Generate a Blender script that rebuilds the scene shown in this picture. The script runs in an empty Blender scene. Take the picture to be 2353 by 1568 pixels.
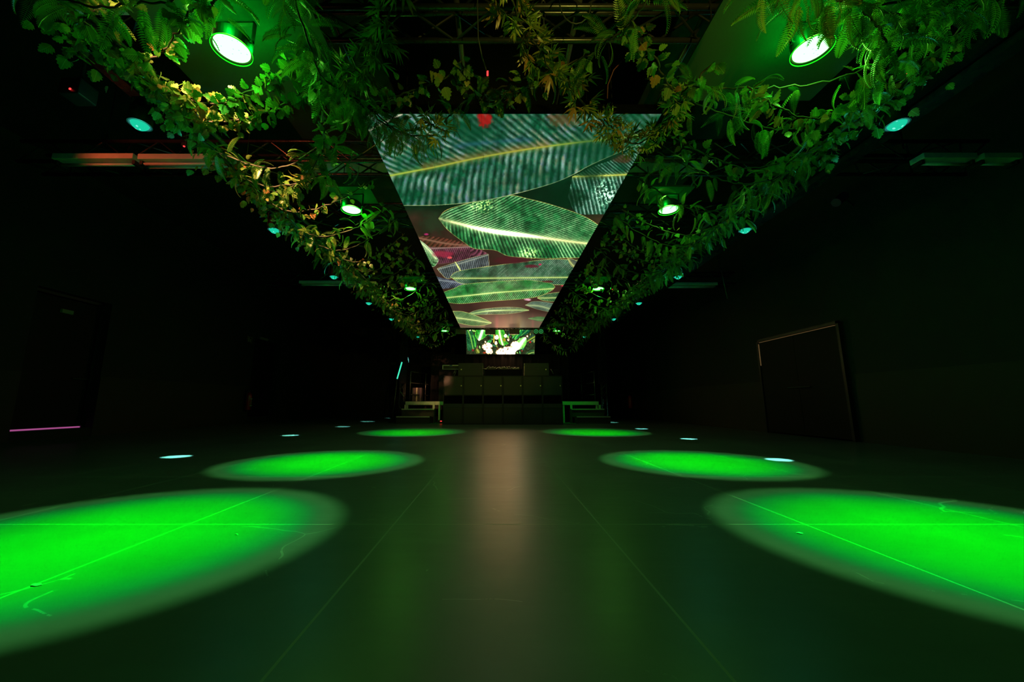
import bpy, math, random
import numpy as np
from mathutils import Vector, Matrix, Euler

# ------------------------------------------------------------------ camera, world, exposure
S = bpy.context.scene
COL = S.collection
cam = bpy.data.cameras.new('camera')
cam.sensor_width = 36.0
cam.lens = 36.0 * 870.0 / 2353.0
cam.shift_x = 37.5 / 2353.0            # the print is cropped slightly off the optical axis
cam.clip_start = 0.02
cam.clip_end = 100
camo = bpy.data.objects.new('camera', cam)
camo.location = (0, 0, 0.62)
camo.rotation_euler = (math.radians(90 + 9.398), 0, 0)
COL.objects.link(camo)
S.camera = camo

W = bpy.data.worlds.new('world')
S.world = W
W.use_nodes = True
W.node_tree.nodes['Background'].inputs[0].default_value = (0, 0, 0, 1)
W.node_tree.nodes['Background'].inputs[1].default_value = 0

S.view_settings.view_transform = 'Standard'
S.view_settings.look = 'None'
S.view_settings.exposure = 0.0
S.view_settings.gamma = 1.0
S.view_settings.use_curve_mapping = False
S.cycles.use_denoising = True
S.cycles.max_bounces = 7
S.cycles.diffuse_bounces = 4
S.cycles.glossy_bounces = 3
S.cycles.transmission_bounces = 3
S.cycles.caustics_reflective = False
S.cycles.caustics_refractive = False
S.cycles.sample_clamp_indirect = 4.0

# light powers
P_GREEN, P_GREEN_SPILL, P_TEAL_SPILL = 3000.0, 6.5, 2.2
P_TEAL = 5000.0
P_RED = 75.0
P_WARM, P_WARM_STAGE = 280.0, 15000.0
GREEN_SPILL = (0.24, 1.0, 0.07)
TEAL = (0.22, 1.0, 0.80)

# ------------------------------------------------------------------ small helpers
def tag(o, label=None, cat=None, group=None, kind=None):
    if label: o['label'] = label
    if cat: o['category'] = cat
    if group: o['group'] = group
    if kind: o['kind'] = kind
    return o

def empty(name, loc=(0, 0, 0), rot=(0, 0, 0)):
    o = bpy.data.objects.new(name, None)
    o.empty_display_size = 0.1
    COL.objects.link(o)
    o.location = loc
    o.rotation_euler = rot
    return o

def thing(name, label, cat, loc=(0, 0, 0), rot=(0, 0, 0), group=None):
    return tag(empty(name, loc, rot), label, cat, group)

class MB:
    """collects simple shapes and links them as one mesh object"""
    def __init__(s): s.v, s.f = [], []
    def add(s, v, f):
        n = len(s.v); s.v += [tuple(p) for p in v]; s.f += [tuple(i + n for i in q) for q in f]; return s
    def box(s, lo, hi):
        x0, y0, z0 = lo; x1, y1, z1 = hi
        return s.add([(x0,y0,z0),(x1,y0,z0),(x1,y1,z0),(x0,y1,z0),(x0,y0,z1),(x1,y0,z1),(x1,y1,z1),(x0,y1,z1)],
                     [(0,3,2,1),(4,5,6,7),(0,1,5,4),(1,2,6,5),(2,3,7,6),(3,0,4,7)])
    def cbox(s, c, d):
        return s.box([c[i]-d[i]/2 for i in range(3)], [c[i]+d[i]/2 for i in range(3)])
    def tube(s, p0, p1, r, n=10, r1=None, cap=True):
        p0, p1 = Vector(p0), Vector(p1); d = (p1-p0)
        if d.length < 1e-6: return s
        q = d.to_track_quat('Z', 'Y'); r1 = r if r1 is None else r1
        v = []
        for p, rr in ((p0, r), (p1, r1)):
            for i in range(n):
                a = 2*math.pi*i/n
                v.append(p + q @ Vector((rr*math.cos(a), rr*math.sin(a), 0)))
        f = [(i, (i+1) % n, n+(i+1) % n, n+i) for i in range(n)]
        if cap: f += [tuple(range(n-1, -1, -1)), tuple(range(n, 2*n))]
        return s.add(v, f)
    def path(s, pts, r, n=6):
        pts = [Vector(p) for p in pts]; v, f = [], []
        for k, p in enumerate(pts):
            d = (pts[min(k+1, len(pts)-1)] - pts[max(k-1, 0)]).normalized()
            q = d.to_track_quat('Z', 'Y')
            for i in range(n):
                a = 2*math.pi*i/n
                v.append(p + q @ Vector((r*math.cos(a), r*math.sin(a), 0)))
        for k in range(len(pts)-1):
            for i in range(n):
                f.append((k*n+i, k*n+(i+1) % n, (k+1)*n+(i+1) % n, (k+1)*n+i))
        f += [tuple(range(n-1, -1, -1)), tuple(range((len(pts)-1)*n, len(pts)*n))]
        return s.add(v, f)
    def lathe(s, prof, c=(0,0,0), n=28, closed=False):
        """prof: (r, z) pairs around the vertical axis at c"""
        v, f = [], []
        for r, z in prof:
            for i in range(n):
                a = 2*math.pi*i/n
                v.append((c[0]+r*math.cos(a), c[1]+r*math.sin(a), c[2]+z))
        m = len(prof)
        for k in range(m-1 + (1 if closed else 0)):
            for i in range(n):
                a, b = k % m, (k+1) % m
                f.append((a*n+i, a*n+(i+1) % n, b*n+(i+1) % n, b*n+i))
        if not closed:
            f += [tuple(range(n-1, -1, -1)), tuple(range((m-1)*n, m*n))]
        return s.add(v, f)
    def prism(s, poly, x0, x1):
        """poly: (y, z) outline pushed along x"""
        n = len(poly)
        v = [(x0, y, z) for y, z in poly] + [(x1, y, z) for y, z in poly]
        f = [(i, (i+1) % n, n+(i+1) % n, n+i) for i in range(n)] + [tuple(range(n-1, -1, -1)), tuple(range(n, 2*n))]
        return s.add(v, f)
    def build(s, name, mat, parent=None, bevel=0, smooth=False, loc=None):
        me = bpy.data.meshes.new(name)
        me.from_pydata(s.v, [], s.f)
        import bmesh
        bm = bmesh.new(); bm.from_mesh(me)
        bmesh.ops.recalc_face_normals(bm, faces=bm.faces[:])
        bm.to_mesh(me); bm.free()
        if smooth: me.shade_smooth()
        if mat: me.materials.append(mat)
        o = bpy.data.objects.new(name, me)
        COL.objects.link(o)
        if parent: o.parent = parent
        if loc: o.location = loc
        if bevel:
            m = o.modifiers.new('bevel', 'BEVEL'); m.width = bevel; m.segments = 2; m.limit_method = 'ANGLE'
        return o

def copy_tree(o, parent=None):
    c = o.copy(); COL.objects.link(c)
    if parent: c.parent = parent
    for ch in list(o.children): copy_tree(ch, c)
    return c

# ------------------------------------------------------------------ materials
class NT:
    def __init__(s, name):
        s.m = bpy.data.materials.new(name); s.m.use_nodes = True
        s.t = s.m.node_tree; s.t.nodes.clear()
        s.out = s.t.nodes.new('ShaderNodeOutputMaterial')
    def n(s, typ, **kw):
        nd = s.t.nodes.new('ShaderNode' + typ)
        for k, v in kw.items():
            if k.startswith('i_'):
                key = k[2:]; key = int(key) if key.isdigit() else key.replace('_', ' ')
                s.set(nd.inputs[key], v)
            else: setattr(nd, k, v)
        return nd
    def set(s, inp, v):
        if isinstance(v, bpy.types.NodeSocket): s.t.links.new(v, inp)
        else: inp.default_value = v
    def math(s, op, a, b=None, c=None, clamp=False):
        nd = s.t.nodes.new('ShaderNodeMath'); nd.operation = op; nd.use_clamp = clamp
        for i, v in enumerate((a, b, c)):
            if v is not None: s.set(nd.inputs[i], v)
        return nd.outputs[0]
    def mix(s, fac, a, b, mode='MIX'):
        nd = s.t.nodes.new('ShaderNodeMix'); nd.data_type = 'RGBA'; nd.blend_type = mode
        s.set(nd.inputs[0], fac); s.set(nd.inputs[6], a); s.set(nd.inputs[7], b)
        return nd.outputs[2]
    def ramp(s, fac, stops):
        nd = s.t.nodes.new('ShaderNodeValToRGB'); s.set(nd.inputs[0], fac)
        e = nd.color_ramp.elements
        while len(e) < len(stops): e.new(0.5)
        for el, (p, c) in zip(e, stops): el.position = p; el.color = c
        return nd.outputs[0]
    def done(s, shader): s.t.links.new(shader, s.out.inputs[0]); return s.m

def c4(c): return (c[0], c[1], c[2], 1.0)

def plain(name, col, rough=0.5, metal=0.0, noise=0.25, scale=12.0, bump=0.0, spec=0.5):
    t = NT(name)
    tc = t.n('TexCoord')
    nz = t.n('TexNoise', i_Vector=tc.outputs['Object'], i_Scale=scale, i_Detail=5.0)
    lo = tuple(x*(1-noise) for x in col); hi = tuple(min(1, x*(1+noise)) for x in col)
    cc = t.mix(nz.outputs[0], c4(lo), c4(hi))
    b = t.n('BsdfPrincipled', i_Base_Color=cc, i_Metallic=metal)
    b.inputs['Specular IOR Level'].default_value = spec
    t.set(b.inputs['Roughness'], t.math('MULTIPLY_ADD', nz.outputs[0], 0.2, rough-0.1))
    if bump:
        bp = t.n('Bump', i_Strength=bump, i_Distance=0.01, i_Height=nz.outputs[0])
        t.set(b.inputs['Normal'], bp.outputs[0])
    return t.done(b.outputs[0])

def glow(name, col, strength):
    t = NT(name)
    e = t.n('Emission', i_Color=c4(col), i_Strength=strength)
    return t.done(e.outputs[0])

M = {}
M['truss'] = plain('black_truss_metal', (0.014, 0.015, 0.015), 0.28, 0.0, 0.3)
M['pipe'] = plain('dark_pipe_metal', (0.09, 0.095, 0.095), 0.25, 0.6, 0.3)
M['can'] = plain('black_lamp_housing', (0.012, 0.012, 0.012), 0.45)
M['alu'] = plain('brushed_aluminium', (0.55, 0.53, 0.5), 0.42, 0.55, 0.2, 40)
M['blackcloth'] = plain('black_stage_cloth', (0.012, 0.0105, 0.012), 0.95, 0, 0.4, 30, 0.3, 0.1)
M['speaker'] = plain('black_speaker_paint', (0.011, 0.011, 0.011), 0.6, 0, 0.3, 60)
M['badge'] = plain('pale_gold_badge', (0.6, 0.55, 0.25), 0.4, 0.3)
M['wood'] = plain('black_stage_plywood', (0.025, 0.02, 0.018), 0.6, 0, 0.4, 9)
M['red'] = plain('red_extinguisher_paint', (0.5, 0.012, 0.01), 0.3)
M['white'] = plain('off_white_label', (0.55, 0.5, 0.42), 0.6)
M['paper'] = plain('pale_paper_scrap', (0.7, 0.72, 0.55), 0.8)
M['cable'] = plain('black_cable_rubber', (0.03, 0.03, 0.03), 0.5)
M['redcable'] = plain('dull_red_cable', (0.12, 0.02, 0.02), 0.5)
M['door'] = plain('dark_door_paint', (0.01, 0.009, 0.009), 0.6, spec=0.2)
M['wallup'] = plain('charcoal_wall_paint', (0.019, 0.0185, 0.019), 0.8, 0, 0.25, 3)
M['dado'] = plain('dark_board_dado', (0.03, 0.026, 0.016), 0.7, 0, 0.35, 2.2)
M['ceil'] = plain('black_roof', (0.012, 0.012, 0.012), 0.9)
M['board'] = plain('dark_grey_ceiling_board', (0.026, 0.03, 0.03), 0.8, 0, 0.2, 4)
M['tube'] = plain('milky_lamp_tube', (0.6, 0.58, 0.55), 0.35)
M['carton'] = plain('grey_purple_carton', (0.1, 0.07, 0.11), 0.8)
M['exit'] = plain('dull_green_exit_sign', (0.22, 0.3, 0.17), 0.5)
M['signpale'] = plain('pale_reddish_sign', (0.5, 0.3, 0.24), 0.5)
M['signred'] = plain('red_sign', (0.4, 0.1, 0.06), 0.5)
M['stem'] = plain('brown_green_vine', (0.022, 0.026, 0.01), 0.7)
M['led_red'] = glow('red_power_led', (1.0, 0.03, 0.03), 3.0)
M['pinkgap'] = glow('pink_light_under_door', (0.36, 0.075, 0.24), 1.0)
M['warmgap'] = glow('warm_light_around_door', (0.09, 0.055, 0.02), 1.0)
M['teal_beam_glow'] = glow('teal_beam_on_pole', (0.06, 0.9, 0.55), 1.0)  # glow stands in for the teal beam striking a leaning pole
M['voidblack'] = plain('deep_black_port', (0.002, 0.002, 0.002), 0.9, spec=0.02)

def mat_floor():
    t = NT('worn_grey_floor_panels')
    tc = t.n('TexCoord'); sp = t.n('SeparateXYZ', i_0=tc.outputs['Object'])
    x, y = sp.outputs[0], sp.outputs[1]
    n1 = t.n('TexNoise', i_Vector=tc.outputs['Object'], i_Scale=1.3, i_Detail=8.0, i_Roughness=0.65)
    mp = t.n('Mapping', i_Vector=tc.outputs['Object']); mp.inputs['Rotation'].default_value = (0, 0, 0.5); mp.inputs['Scale'].default_value = (1.0, 9.0, 1.0)
    n2 = t.n('TexNoise', i_Vector=mp.outputs[0], i_Scale=2.6, i_Detail=9.0, i_Roughness=0.7)
    # long thin scratches
    n3 = t.n('TexNoise', i_Vector=tc.outputs['Object'], i_Scale=2.0, i_Detail=2.0)
    wob = t.n('VectorMath', operation='MULTIPLY_ADD'); t.set(wob.inputs[0], n3.outputs['Color']); wob.inputs[1].default_value = (0.5, 0.5, 0); t.set(wob.inputs[2], tc.outputs['Object'])
    vo = t.n('TexVoronoi', feature='DISTANCE_TO_EDGE', i_Vector=wob.outputs[0], i_Scale=1.1)
    scr = t.math('LESS_THAN', vo.outputs[0], 0.0035)
    msk = t.math('GREATER_THAN', n1.outputs[0], 0.54)
    scr = t.math('MULTIPLY', scr, msk)
    # dried patches
    n4 = t.n('TexNoise', i_Vector=tc.outputs['Object'], i_Scale=3.4, i_Detail=12.0, i_Roughness=0.8, i_Distortion=0.6)
    patch = t.math('MULTIPLY', t.math('SUBTRACT', n4.outputs[0], 0.64), 10.0, clamp=True)
    # seams between the boards
    def seam(v, pitch, off, w):
        a = t.math('ADD', v, off)
        a = t.math('DIVIDE', a, pitch)
        a = t.math('FRACT', a)
        a = t.math('SUBTRACT', a, 0.5); a = t.math('ABSOLUTE', a)
        a = t.math('SUBTRACT', 0.5, a)
        return t.math('LESS_THAN', t.math('MULTIPLY', a, pitch), w)
    s = t.math('MAXIMUM', seam(x, 1.07, 0.53+1.07*8, 0.0042), seam(y, 1.3, -2.1+1.3*8, 0.0042))
    base = t.mix(t.math('MULTIPLY_ADD', n1.outputs[0], 1.6, -0.3, clamp=True), (0.062, 0.066, 0.061, 1), (0.155, 0.16, 0.15, 1))
    base = t.mix(t.math('MULTIPLY', n2.outputs[0], 0.5), base, (0.10, 0.105, 0.1, 1))
    base = t.mix(t.math('MULTIPLY', scr, 0.55), base, (0.3, 0.31, 0.28, 1))
    base = t.mix(t.math('MULTIPLY', patch, 0.75), base, (0.3, 0.32, 0.27, 1))
    base = t.mix(t.math('MULTIPLY', s, 0.55), base, (0.36, 0.36, 0.3, 1))
    b = t.n('BsdfPrincipled', i_Base_Color=base)
    r = t.math('MULTIPLY_ADD', n2.outputs[0], 0.14, 0.28)
    r = t.math('MULTIPLY_ADD', s, 0.2, r)
    t.set(b.inputs['Roughness'], r)
    b.inputs['Specular IOR Level'].default_value = 0.5
    h = t.math('SUBTRACT', t.math('MULTIPLY', n2.outputs[0], 0.25), s)
    bp = t.n('Bump', i_Strength=0.12, i_Distance=0.004, i_Height=h)
    t.set(b.inputs['Normal'], bp.outputs[0])
    return t.done(b.outputs[0])
M['floor'] = mat_floor()

def mat_leaf(name, veins):
    t = NT(name)
    at = t.n('Attribute', attribute_name='tint')
    uv = t.n('UVMap'); sp = t.n('SeparateXYZ', i_0=uv.outputs[0])
    u, v = sp.outputs[0], sp.outputs[1]
    col = at.outputs['Color']
    if veins:
        a = t.math('ABSOLUTE', u)
        ph = t.math('SUBTRACT', v, t.math('MULTIPLY', a, 0.6))
        w = t.math('SINE', t.math('MULTIPLY', ph, 2*math.pi*7))
        w = t.math('MULTIPLY_ADD', w, 0.5, 0.5)
        col = t.mix(t.math('MULTIPLY', w, 0.62), col, (0.012, 0.035, 0.006, 1))
        mid = t.math('LESS_THAN', a, 0.035)
        col = t.mix(t.math('MULTIPLY', mid, 0.6), col, (0.3, 0.4, 0.15, 1))
    b = t.n('BsdfPrincipled', i_Base_Color=col, i_Roughness=0.38)
    tr = t.n('BsdfTranslucent', i_Color=col)
    mx = t.n('MixShader', i_0=0.42, i_1=b.outputs[0], i_2=tr.outputs[0])
    return t.done(mx.outputs[0])
M['ivy'] = mat_leaf('ivy_leaf', True)
M['fern'] = mat_leaf('fern_leaf', False)
M['bamboo'] = mat_leaf('bamboo_leaf', False)

def mat_lens(name, face, dot, scale, thr, strength):
    """lamp face: bright field with darker diode centres"""
    t = NT(name)
    tc = t.n('TexCoord')
    vo = t.n('TexVoronoi', feature='F1', i_Vector=tc.outputs['Object'], i_Scale=scale, i_Randomness=0.35)
    k = t.math('LESS_THAN', vo.outputs[0], thr)
    c = t.mix(k, c4(face), c4(dot))
    e = t.n('Emission', i_Color=c, i_Strength=strength)
    return t.done(e.outputs[0])
M['lens_green'] = mat_lens('green_lamp_face', (0.95, 4.0, 1.1), (0.62, 0.85, 0.85), 34.0, 0.17, 1.0)
M['rim_green'] = glow('green_lamp_rim', (0.012, 1.0, 0.012), 1.2)
M['mount'] = plain('dark_grey_mounting_board', (0.02, 0.022, 0.022), 0.8, 0, 0.2, 4)
M['lens_teal'] = mat_lens('teal_lamp_face', (0.01, 0.62, 0.36), (0.2, 0.95, 0.75), 26.0, 0.24, 1.0)
M['rim_teal'] = glow('teal_lamp_rim', (0.02, 0.16, 0.15), 1.0)

def mat_tray():
    t = NT('perforated_cable_tray')
    tc = t.n('TexCoord')
    mp = t.n('Mapping', i_Vector=tc.outputs['Object']); mp.inputs['Scale'].default_value = (22, 34, 1)
    vo = t.n('TexVoronoi', feature='F1', i_Vector=mp.outputs[0], i_Scale=1.0, i_Randomness=0.0)
    k = t.math('LESS_THAN', vo.outputs[0], 0.3)
    c = t.mix(k, (0.42, 0.45, 0.44, 1), (0.01, 0.01, 0.01, 1))
    b = t.n('BsdfPrincipled', i_Base_Color=c, i_Metallic=0.3, i_Roughness=0.45)
    return t.done(b.outputs[0])
M['tray'] = mat_tray()

# ------------------------------------------------------------------ pictures shown by the two LED walls (computed here, leaf by leaf)
def vnoise(x, y, seed):
    r = np.random.RandomState(seed); g = r.rand(64, 64).astype(np.float32)
    xi = np.floor(x).astype(int); yi = np.floor(y).astype(int); fx = x-xi; fy = y-yi
    fx = fx*fx*(3-2*fx); fy = fy*fy*(3-2*fy)
    a = g[yi % 64, xi % 64]; b = g[yi % 64, (xi+1) % 64]; c = g[(yi+1) % 64, xi % 64]; d = g[(yi+1) % 64, (xi+1) % 64]
    return (a*(1-fx)+b*fx)*(1-fy)+(c*(1-fx)+d*fx)*fy

def fbm(x, y, s, seed, o=4):
    v = 0; a = 0.5; t = 0
    for k in range(o):
        v = v+a*vnoise(x/s+13.7*k, y/s+7.3*k, seed+k); t += a; a *= 0.55; s *= 0.5
    return v/t

def smooth_line(pts, n=6):
    pts = np.array(pts, np.float32)
    if len(pts) < 3: return pts
    p = np.vstack([2*pts[0]-pts[1], pts, 2*pts[-1]-pts[-2]]); out = []
    for i in range(1, len(p)-2):
        for k in range(n):
            t = k/n
            out.append(0.5*((2*p[i])+(-p[i-1]+p[i+1])*t+(2*p[i-1]-5*p[i]+4*p[i+1]-p[i+2])*t*t+(-p[i-1]+3*p[i]-3*p[i+1]+p[i+2])*t**3))
    out.append(p[-2]); return np.array(out)

def seg_dist(px, py, line):
    """distance to a polyline, arc length of the foot, and side (+ below the line)"""
    best = np.full(px.shape, 1e9, np.float32); arc = np.zeros_like(best); side = np.zeros_like(best); s0 = 0
    for a, b in zip(line[:-1], line[1:]):
        d = b-a; L = float(np.hypot(*d))
        if L < 1e-5: continue
        t = np.clip(((px-a[0])*d[0]+(py-a[1])*d[1])/(L*L), 0, 1)
        qx = px-(a[0]+t*d[0]); qy = py-(a[1]+t*d[1]); q = np.sqrt(qx*qx+qy*qy)
        m = q < best
        best = np.where(m, q, best); arc = np.where(m, s0+t*L, arc)
        side = np.where(m, np.sign(d[0]*qy-d[1]*qx), side); s0 += L
    return best, arc, side

def inside(px, py, poly):
    r = np.zeros(px.shape, bool); n = len(poly)
    for i in range(n):
        x0, y0 = poly[i]; x1, y1 = poly[(i+1) % n]
        if y0 == y1: continue
        c = ((y0 > py) != (y1 > py)) & (px < (x1-x0)*(py-y0)/(y1-y0)+x0)
        r ^= c
    return r

def paint_leaf(img, ax, ay, mid, up, lo, base, hi, rib, edge=None, ku=1.0, kl=-0.6, gap=20., ribw=5., edgew=2.5, seed=1, sharp=1.1, hot=None, soft=0.0, iris=None):
    up, lo, mid = smooth_line(up), smooth_line(lo), smooth_line(mid)
    poly = np.vstack([up, lo[::-1]])
    lo_b, hi_b = poly.min(0)-4, poly.max(0)+4
    sel = (ax > lo_b[0]) & (ax < hi_b[0]) & (ay > lo_b[1]) & (ay < hi_b[1])
    idx = np.nonzero(sel)
    if len(idx[0]) == 0: return
    px, py = ax[idx], ay[idx]
    ins = inside(px, py, poly)
    idx = (idx[0][ins], idx[1][ins]); px, py = px[ins], py[ins]
    if len(px) == 0: return
    d, s, side = seg_dist(px, py, mid)
    n1 = fbm(px, py, 90, seed); n2 = fbm(px, py, 26, seed+9); n3 = fbm(px, py, 8, seed+17, 3)
    rel = s/max(1.0, float(np.hypot(*np.diff(mid, axis=0).T).sum()))
    def lean(k): return k[0]+(k[1]-k[0])*rel if isinstance(k, tuple) else k
    k = np.where(side < 0, lean(ku), lean(kl))
    ph = (s - k*d*(1-0.0007*d))/gap + 0.5*n1 + 0.05*n2
    r = ph-np.floor(ph); odd = vnoise(np.floor(ph)*7.31, np.where(side < 0, 3.5, 9.5)+0*px, seed+31)
    light = np.exp(-((r-0.32)/(0.17+0.12*soft))**2)*(0.35+0.9*odd)
    dark = np.exp(-((r-0.74)/0.15)**2)
    fine = 0.5+0.5*np.sin(2*np.pi*(ph*3.0+n2))
    lit = np.clip((n1-0.22)*2.6, 0.08, 1.15)*(0.45+0.4*soft+(1.1-0.8*soft)*n3)
    light = np.clip((light*0.95+(0.22-0.14*soft)*fine)*lit*sharp, 0, 1.1)
    col = np.array(base)[None]*(0.3+1.35*n2)[:, None]*(1-(0.62-0.34*soft)*dark)[:, None]
    hic = np.array(hi, np.float32)[None].repeat(len(px), 0)
    if iris:
        a1 = np.clip((fbm(px, py, 60, seed+41)-0.45)*5, 0, 1)[:, None]; a2 = np.clip((fbm(px, py, 45, seed+47)-0.5)*5, 0, 1)[:, None]
        hic = hic*(1-a1)+np.array(iris[0])[None]*a1; hic = hic*(1-a2)+np.array(iris[1])[None]*a2
    col = col*(1-0.85*np.clip(light, 0, 1))[:, None] + hic*(0.85*light)[:, None]
    g = np.exp(-(d/ribw)**2)
    ribc = np.array(rib)[None]
    col = col*(1-g)[:, None]+ribc*g[:, None]
    g2 = 0.35*np.exp(-(d/(ribw*3.5))**2)
    col = col*(1-g2)[:, None]+ribc*g2[:, None]
    if hot is not None:
        hx, hy, hr, ha = hot
        hh = ha*np.exp(-((px-hx)/hr)**2)*np.exp(-(d/(ribw*1.6))**2)
        col = col+np.array([255, 255, 210])[None]*hh[:, None]
    if edge is not None:
        de, _, _ = seg_dist(px, py, np.vstack([poly, poly[:1]]))
        ge = np.exp(-(de/edgew)**2)*(0.35+0.9*n1)
        col = col*(1-np.clip(ge, 0, 1))[:, None]+np.array(edge)[None]*np.clip(ge, 0, 1.0)[:, None]
    img[idx] = col

def blob(img, ax, ay, x, y, rx, ry, col, a=1.0, rag=0.5, seed=3):
    n = fbm(ax, ay, 18, seed)
    q = ((ax-x)/rx)**2+((ay-y)/ry)**2
    w = a*np.clip((1.2-q+rag*(n-0.5)*2)*1.1, 0, 1)[..., None]
    img[:] = img*(1-w)+np.array(col)[None, None]*w

def to_linear(img, gain=1.0):
    c = np.clip(img, 0, None)/255.0
    return np.where(c <= 0.04045, c/12.92, ((np.minimum(c, 8)+0.055)/1.055)**2.4)*gain

def make_image(name, lin):
    h, w = lin.shape[:2]
    im = bpy.data.images.new(name, w, h, float_buffer=True, alpha=False)
    im.colorspace_settings.name = 'Linear Rec.709'
    px = np.ones((h, w, 4), np.float32); px[..., :3] = lin
    im.pixels.foreach_set(px.ravel())
    im.update(); im.pack()
    return im

def mat_screen(name, im, strength):
    t = NT(name)
    tx = t.n('TexImage', image=im, interpolation='Linear', extension='EXTEND')
    uv = t.n('UVMap'); t.set(tx.inputs[0], uv.outputs[0])
    b = t.n('BsdfPrincipled', i_Base_Color=(0.008, 0.008, 0.008, 1), i_Roughness=0.5)
    t.set(b.inputs['Emission Color'], tx.outputs[0]); b.inputs['Emission Strength'].default_value = strength
    return t.done(b.outputs[0])

SX0, SX1, SY0, SY1, SZ = -1.12, 1.38, 2.80, 11.80, 3.0    # the long ceiling screen

def ceiling_picture(w=720, h=2000):
    X = (np.linspace(SX0, SX1, w))[None].repeat(h, 0).astype(np.float32)
    Y = (np.linspace(SY0, SY1, h))[:, None].repeat(w, 1).astype(np.float32)
    q = 2.53852*Y+1.0                                      # perspective homography maps the screen plane to image crop pixels, where leaves are drawn
    ax = (6382.795*X+2453.705*Y+966.591)/q; ay = (5052.172*Y-13407.525)/q
    ax = ax.astype(np.float32); ay = ay.astype(np.float32)
    n = fbm(ax, ay, 120, 40); n2 = fbm(ax, ay, 30, 44)
    img = np.zeros((h, w, 3), np.float32)
    img[:] = (5, 26, 14); img *= (0.6+0.9*n2)[..., None]
    low = np.clip((ay-690)/80, 0, 1)[..., None]
    img = img*(1-low)+low*(np.array([52, 30, 26])[None, None]*(0.55+0.9*n)[..., None])
    P = lambda *a, **k: paint_leaf(img, ax, ay, *a, **k)
    # stage end: soft brown shimmer
    pk = np.clip((ay-1385)/70, 0, 1)[..., None]
    img[:] = img*(1-pk)+pk*np.array([104, 84, 66])
    for xx, ww, cc in ((975, 14, (170, 80, 85)), (1010, 30, (120, 70, 66)), (1120, 18, (128, 100, 62)), (1210, 8, (140, 84, 76)), (1070, 10, (120, 84, 70))):
        g = (np.exp(-((ax-xx)/ww)**2)*np.clip((ay-1395)/50, 0, 1)*0.6)[..., None]
        img[:] = img*(1-g)+np.array(cc)*g
    # dim leaves, far group
    P([(1160,1345),(1260,1352),(1370,1385)], [(1160,1343),(1230,1318),(1400,1340)], [(1160,1346),(1250,1375),(1370,1400)], (45,62,55), (130,165,140), (150,170,120), (150,150,100), gap=9, seed=61)
    P([(760,1410),(900,1385),(1050,1378),(1185,1378)], [(760,1409),(850,1375),(1000,1358),(1120,1360),(1186,1376)], [(760,1411),(900,1407),(1060,1402),(1186,1380)], (44,80,48), (170,205,170), (175,205,120), (190,180,110), ku=0.5, gap=10, ribw=3, seed=62, hot=(955,1378,60,.3))
    P([(690,1425),(800,1440),(935,1462)], [(684,1383),(760,1388),(870,1425),(940,1458)], [(720,1462),(800,1478),(880,1478),(937,1466)], (60,100,50), (150,180,120), (215,225,140), (225,220,120), gap=9, ribw=3, seed=63)
    P([(1180,1432),(1250,1440),(1330,1440)], [(1180,1430),(1250,1420),(1330,1428)], [(1180,1434),(1250,1450),(1330,1450)], (60,90,50), (90,150,80), (120,140,90), gap=9, ribw=2, seed=64)
    # purple grey leaves on the left
    P([(440,900),(640,940),(800,955)], [(440,890),(600,900),(740,930),(815,950)], [(460,960),(640,975),(800,965)], (70,34,24), (120,60,50), (130,90,70), gap=30, seed=65, sharp=1)
    P([(500,975),(650,968),(800,962)], [(480,960),(640,965),(815,960),(905,1000)], [(560,1060),(600,1075),(760,1050),(915,1008)], (74,34,48), (140,74,92), (150,120,110), (110,80,70), ku=-.4, kl=-.5, gap=13, ribw=3, seed=66)
    P([(585,1110),(720,1075),(920,1015)], [(580,1105),(620,1090),(800,1035),(920,1008)], [(600,1130),(655,1172),(760,1125),(926,1086)], (52,58,60), (128,140,140), (150,160,140), (190,180,120), gap=14, ribw=2, seed=67)
    P([(700,1060),(735,1120)], [(698,1060),(712,1090),(732,1122)], [(702,1060),(722,1085),(742,1120)], (150,170,90), (200,210,120), (220,230,140), gap=40, ribw=4, seed=68)
    P([(590,1180),(700,1195),(800,1215)], [(560,1150),(650,1175),(820,1205)], [(600,1240),(700,1230),(800,1220)], (60,66,78), (120,130,150), (140,150,150), gap=12, ribw=2, seed=69)
    # long leaf near the middle of the stage half
    P([(688,1168),(900,1168),(1200,1165),(1500,1162)], [(668,1158),(720,1122),(930,1088),(1200,1055),(1350,1042),(1520,1050)], [(672,1164),(760,1206),(1000,1208),(1250,1212),(1500,1212)], (32,74,46), (150,180,150), (200,220,120), (205,205,110), ku=1.3, kl=-1.0, gap=13, ribw=3, seed=70)
    P([(1440,1040),(1470,1080),(1510,1112)], [(1436,1038),(1480,1045),(1540,1080)], [(1438,1042),(1460,1085),(1505,1116)], (52,60,54), (110,120,110), (180,190,110), (190,180,100), gap=14, seed=71)
    P([(610,1300),(800,1280),(1000,1260),(1350,1236)], [(615,1262),(690,1235),(760,1208),(950,1190),(1180,1180),(1320,1200),(1357,1224)], [(650,1328),(740,1336),(900,1322),(1120,1306),(1240,1290),(1330,1252),(1357,1226)], (30,110,44), (160,200,140), (205,225,125), (200,200,100), ku=1.5, kl=-0.9, gap=14, ribw=3, seed=72, hot=(900,1300,120,.15))
    P([(1238,1298),(1330,1297),(1460,1292)], [(1240,1294),(1300,1270),(1460,1250)], [(1240,1300),(1290,1318),(1420,1325)], (34,80,42), (120,160,110), (190,210,120), (205,190,110), gap=11, ribw=2.5, seed=73)
    P([(440,905),(520,975),(575,1040)], [(436,898),(500,940),(560,1000),(592,1046)], [(440,930),(500,1070),(560,1092),(590,1058)], (70,130,70), (215,230,190), (215,235,170), (245,250,215), ku=.3, kl=.6, gap=12, ribw=6, seed=74)
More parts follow.
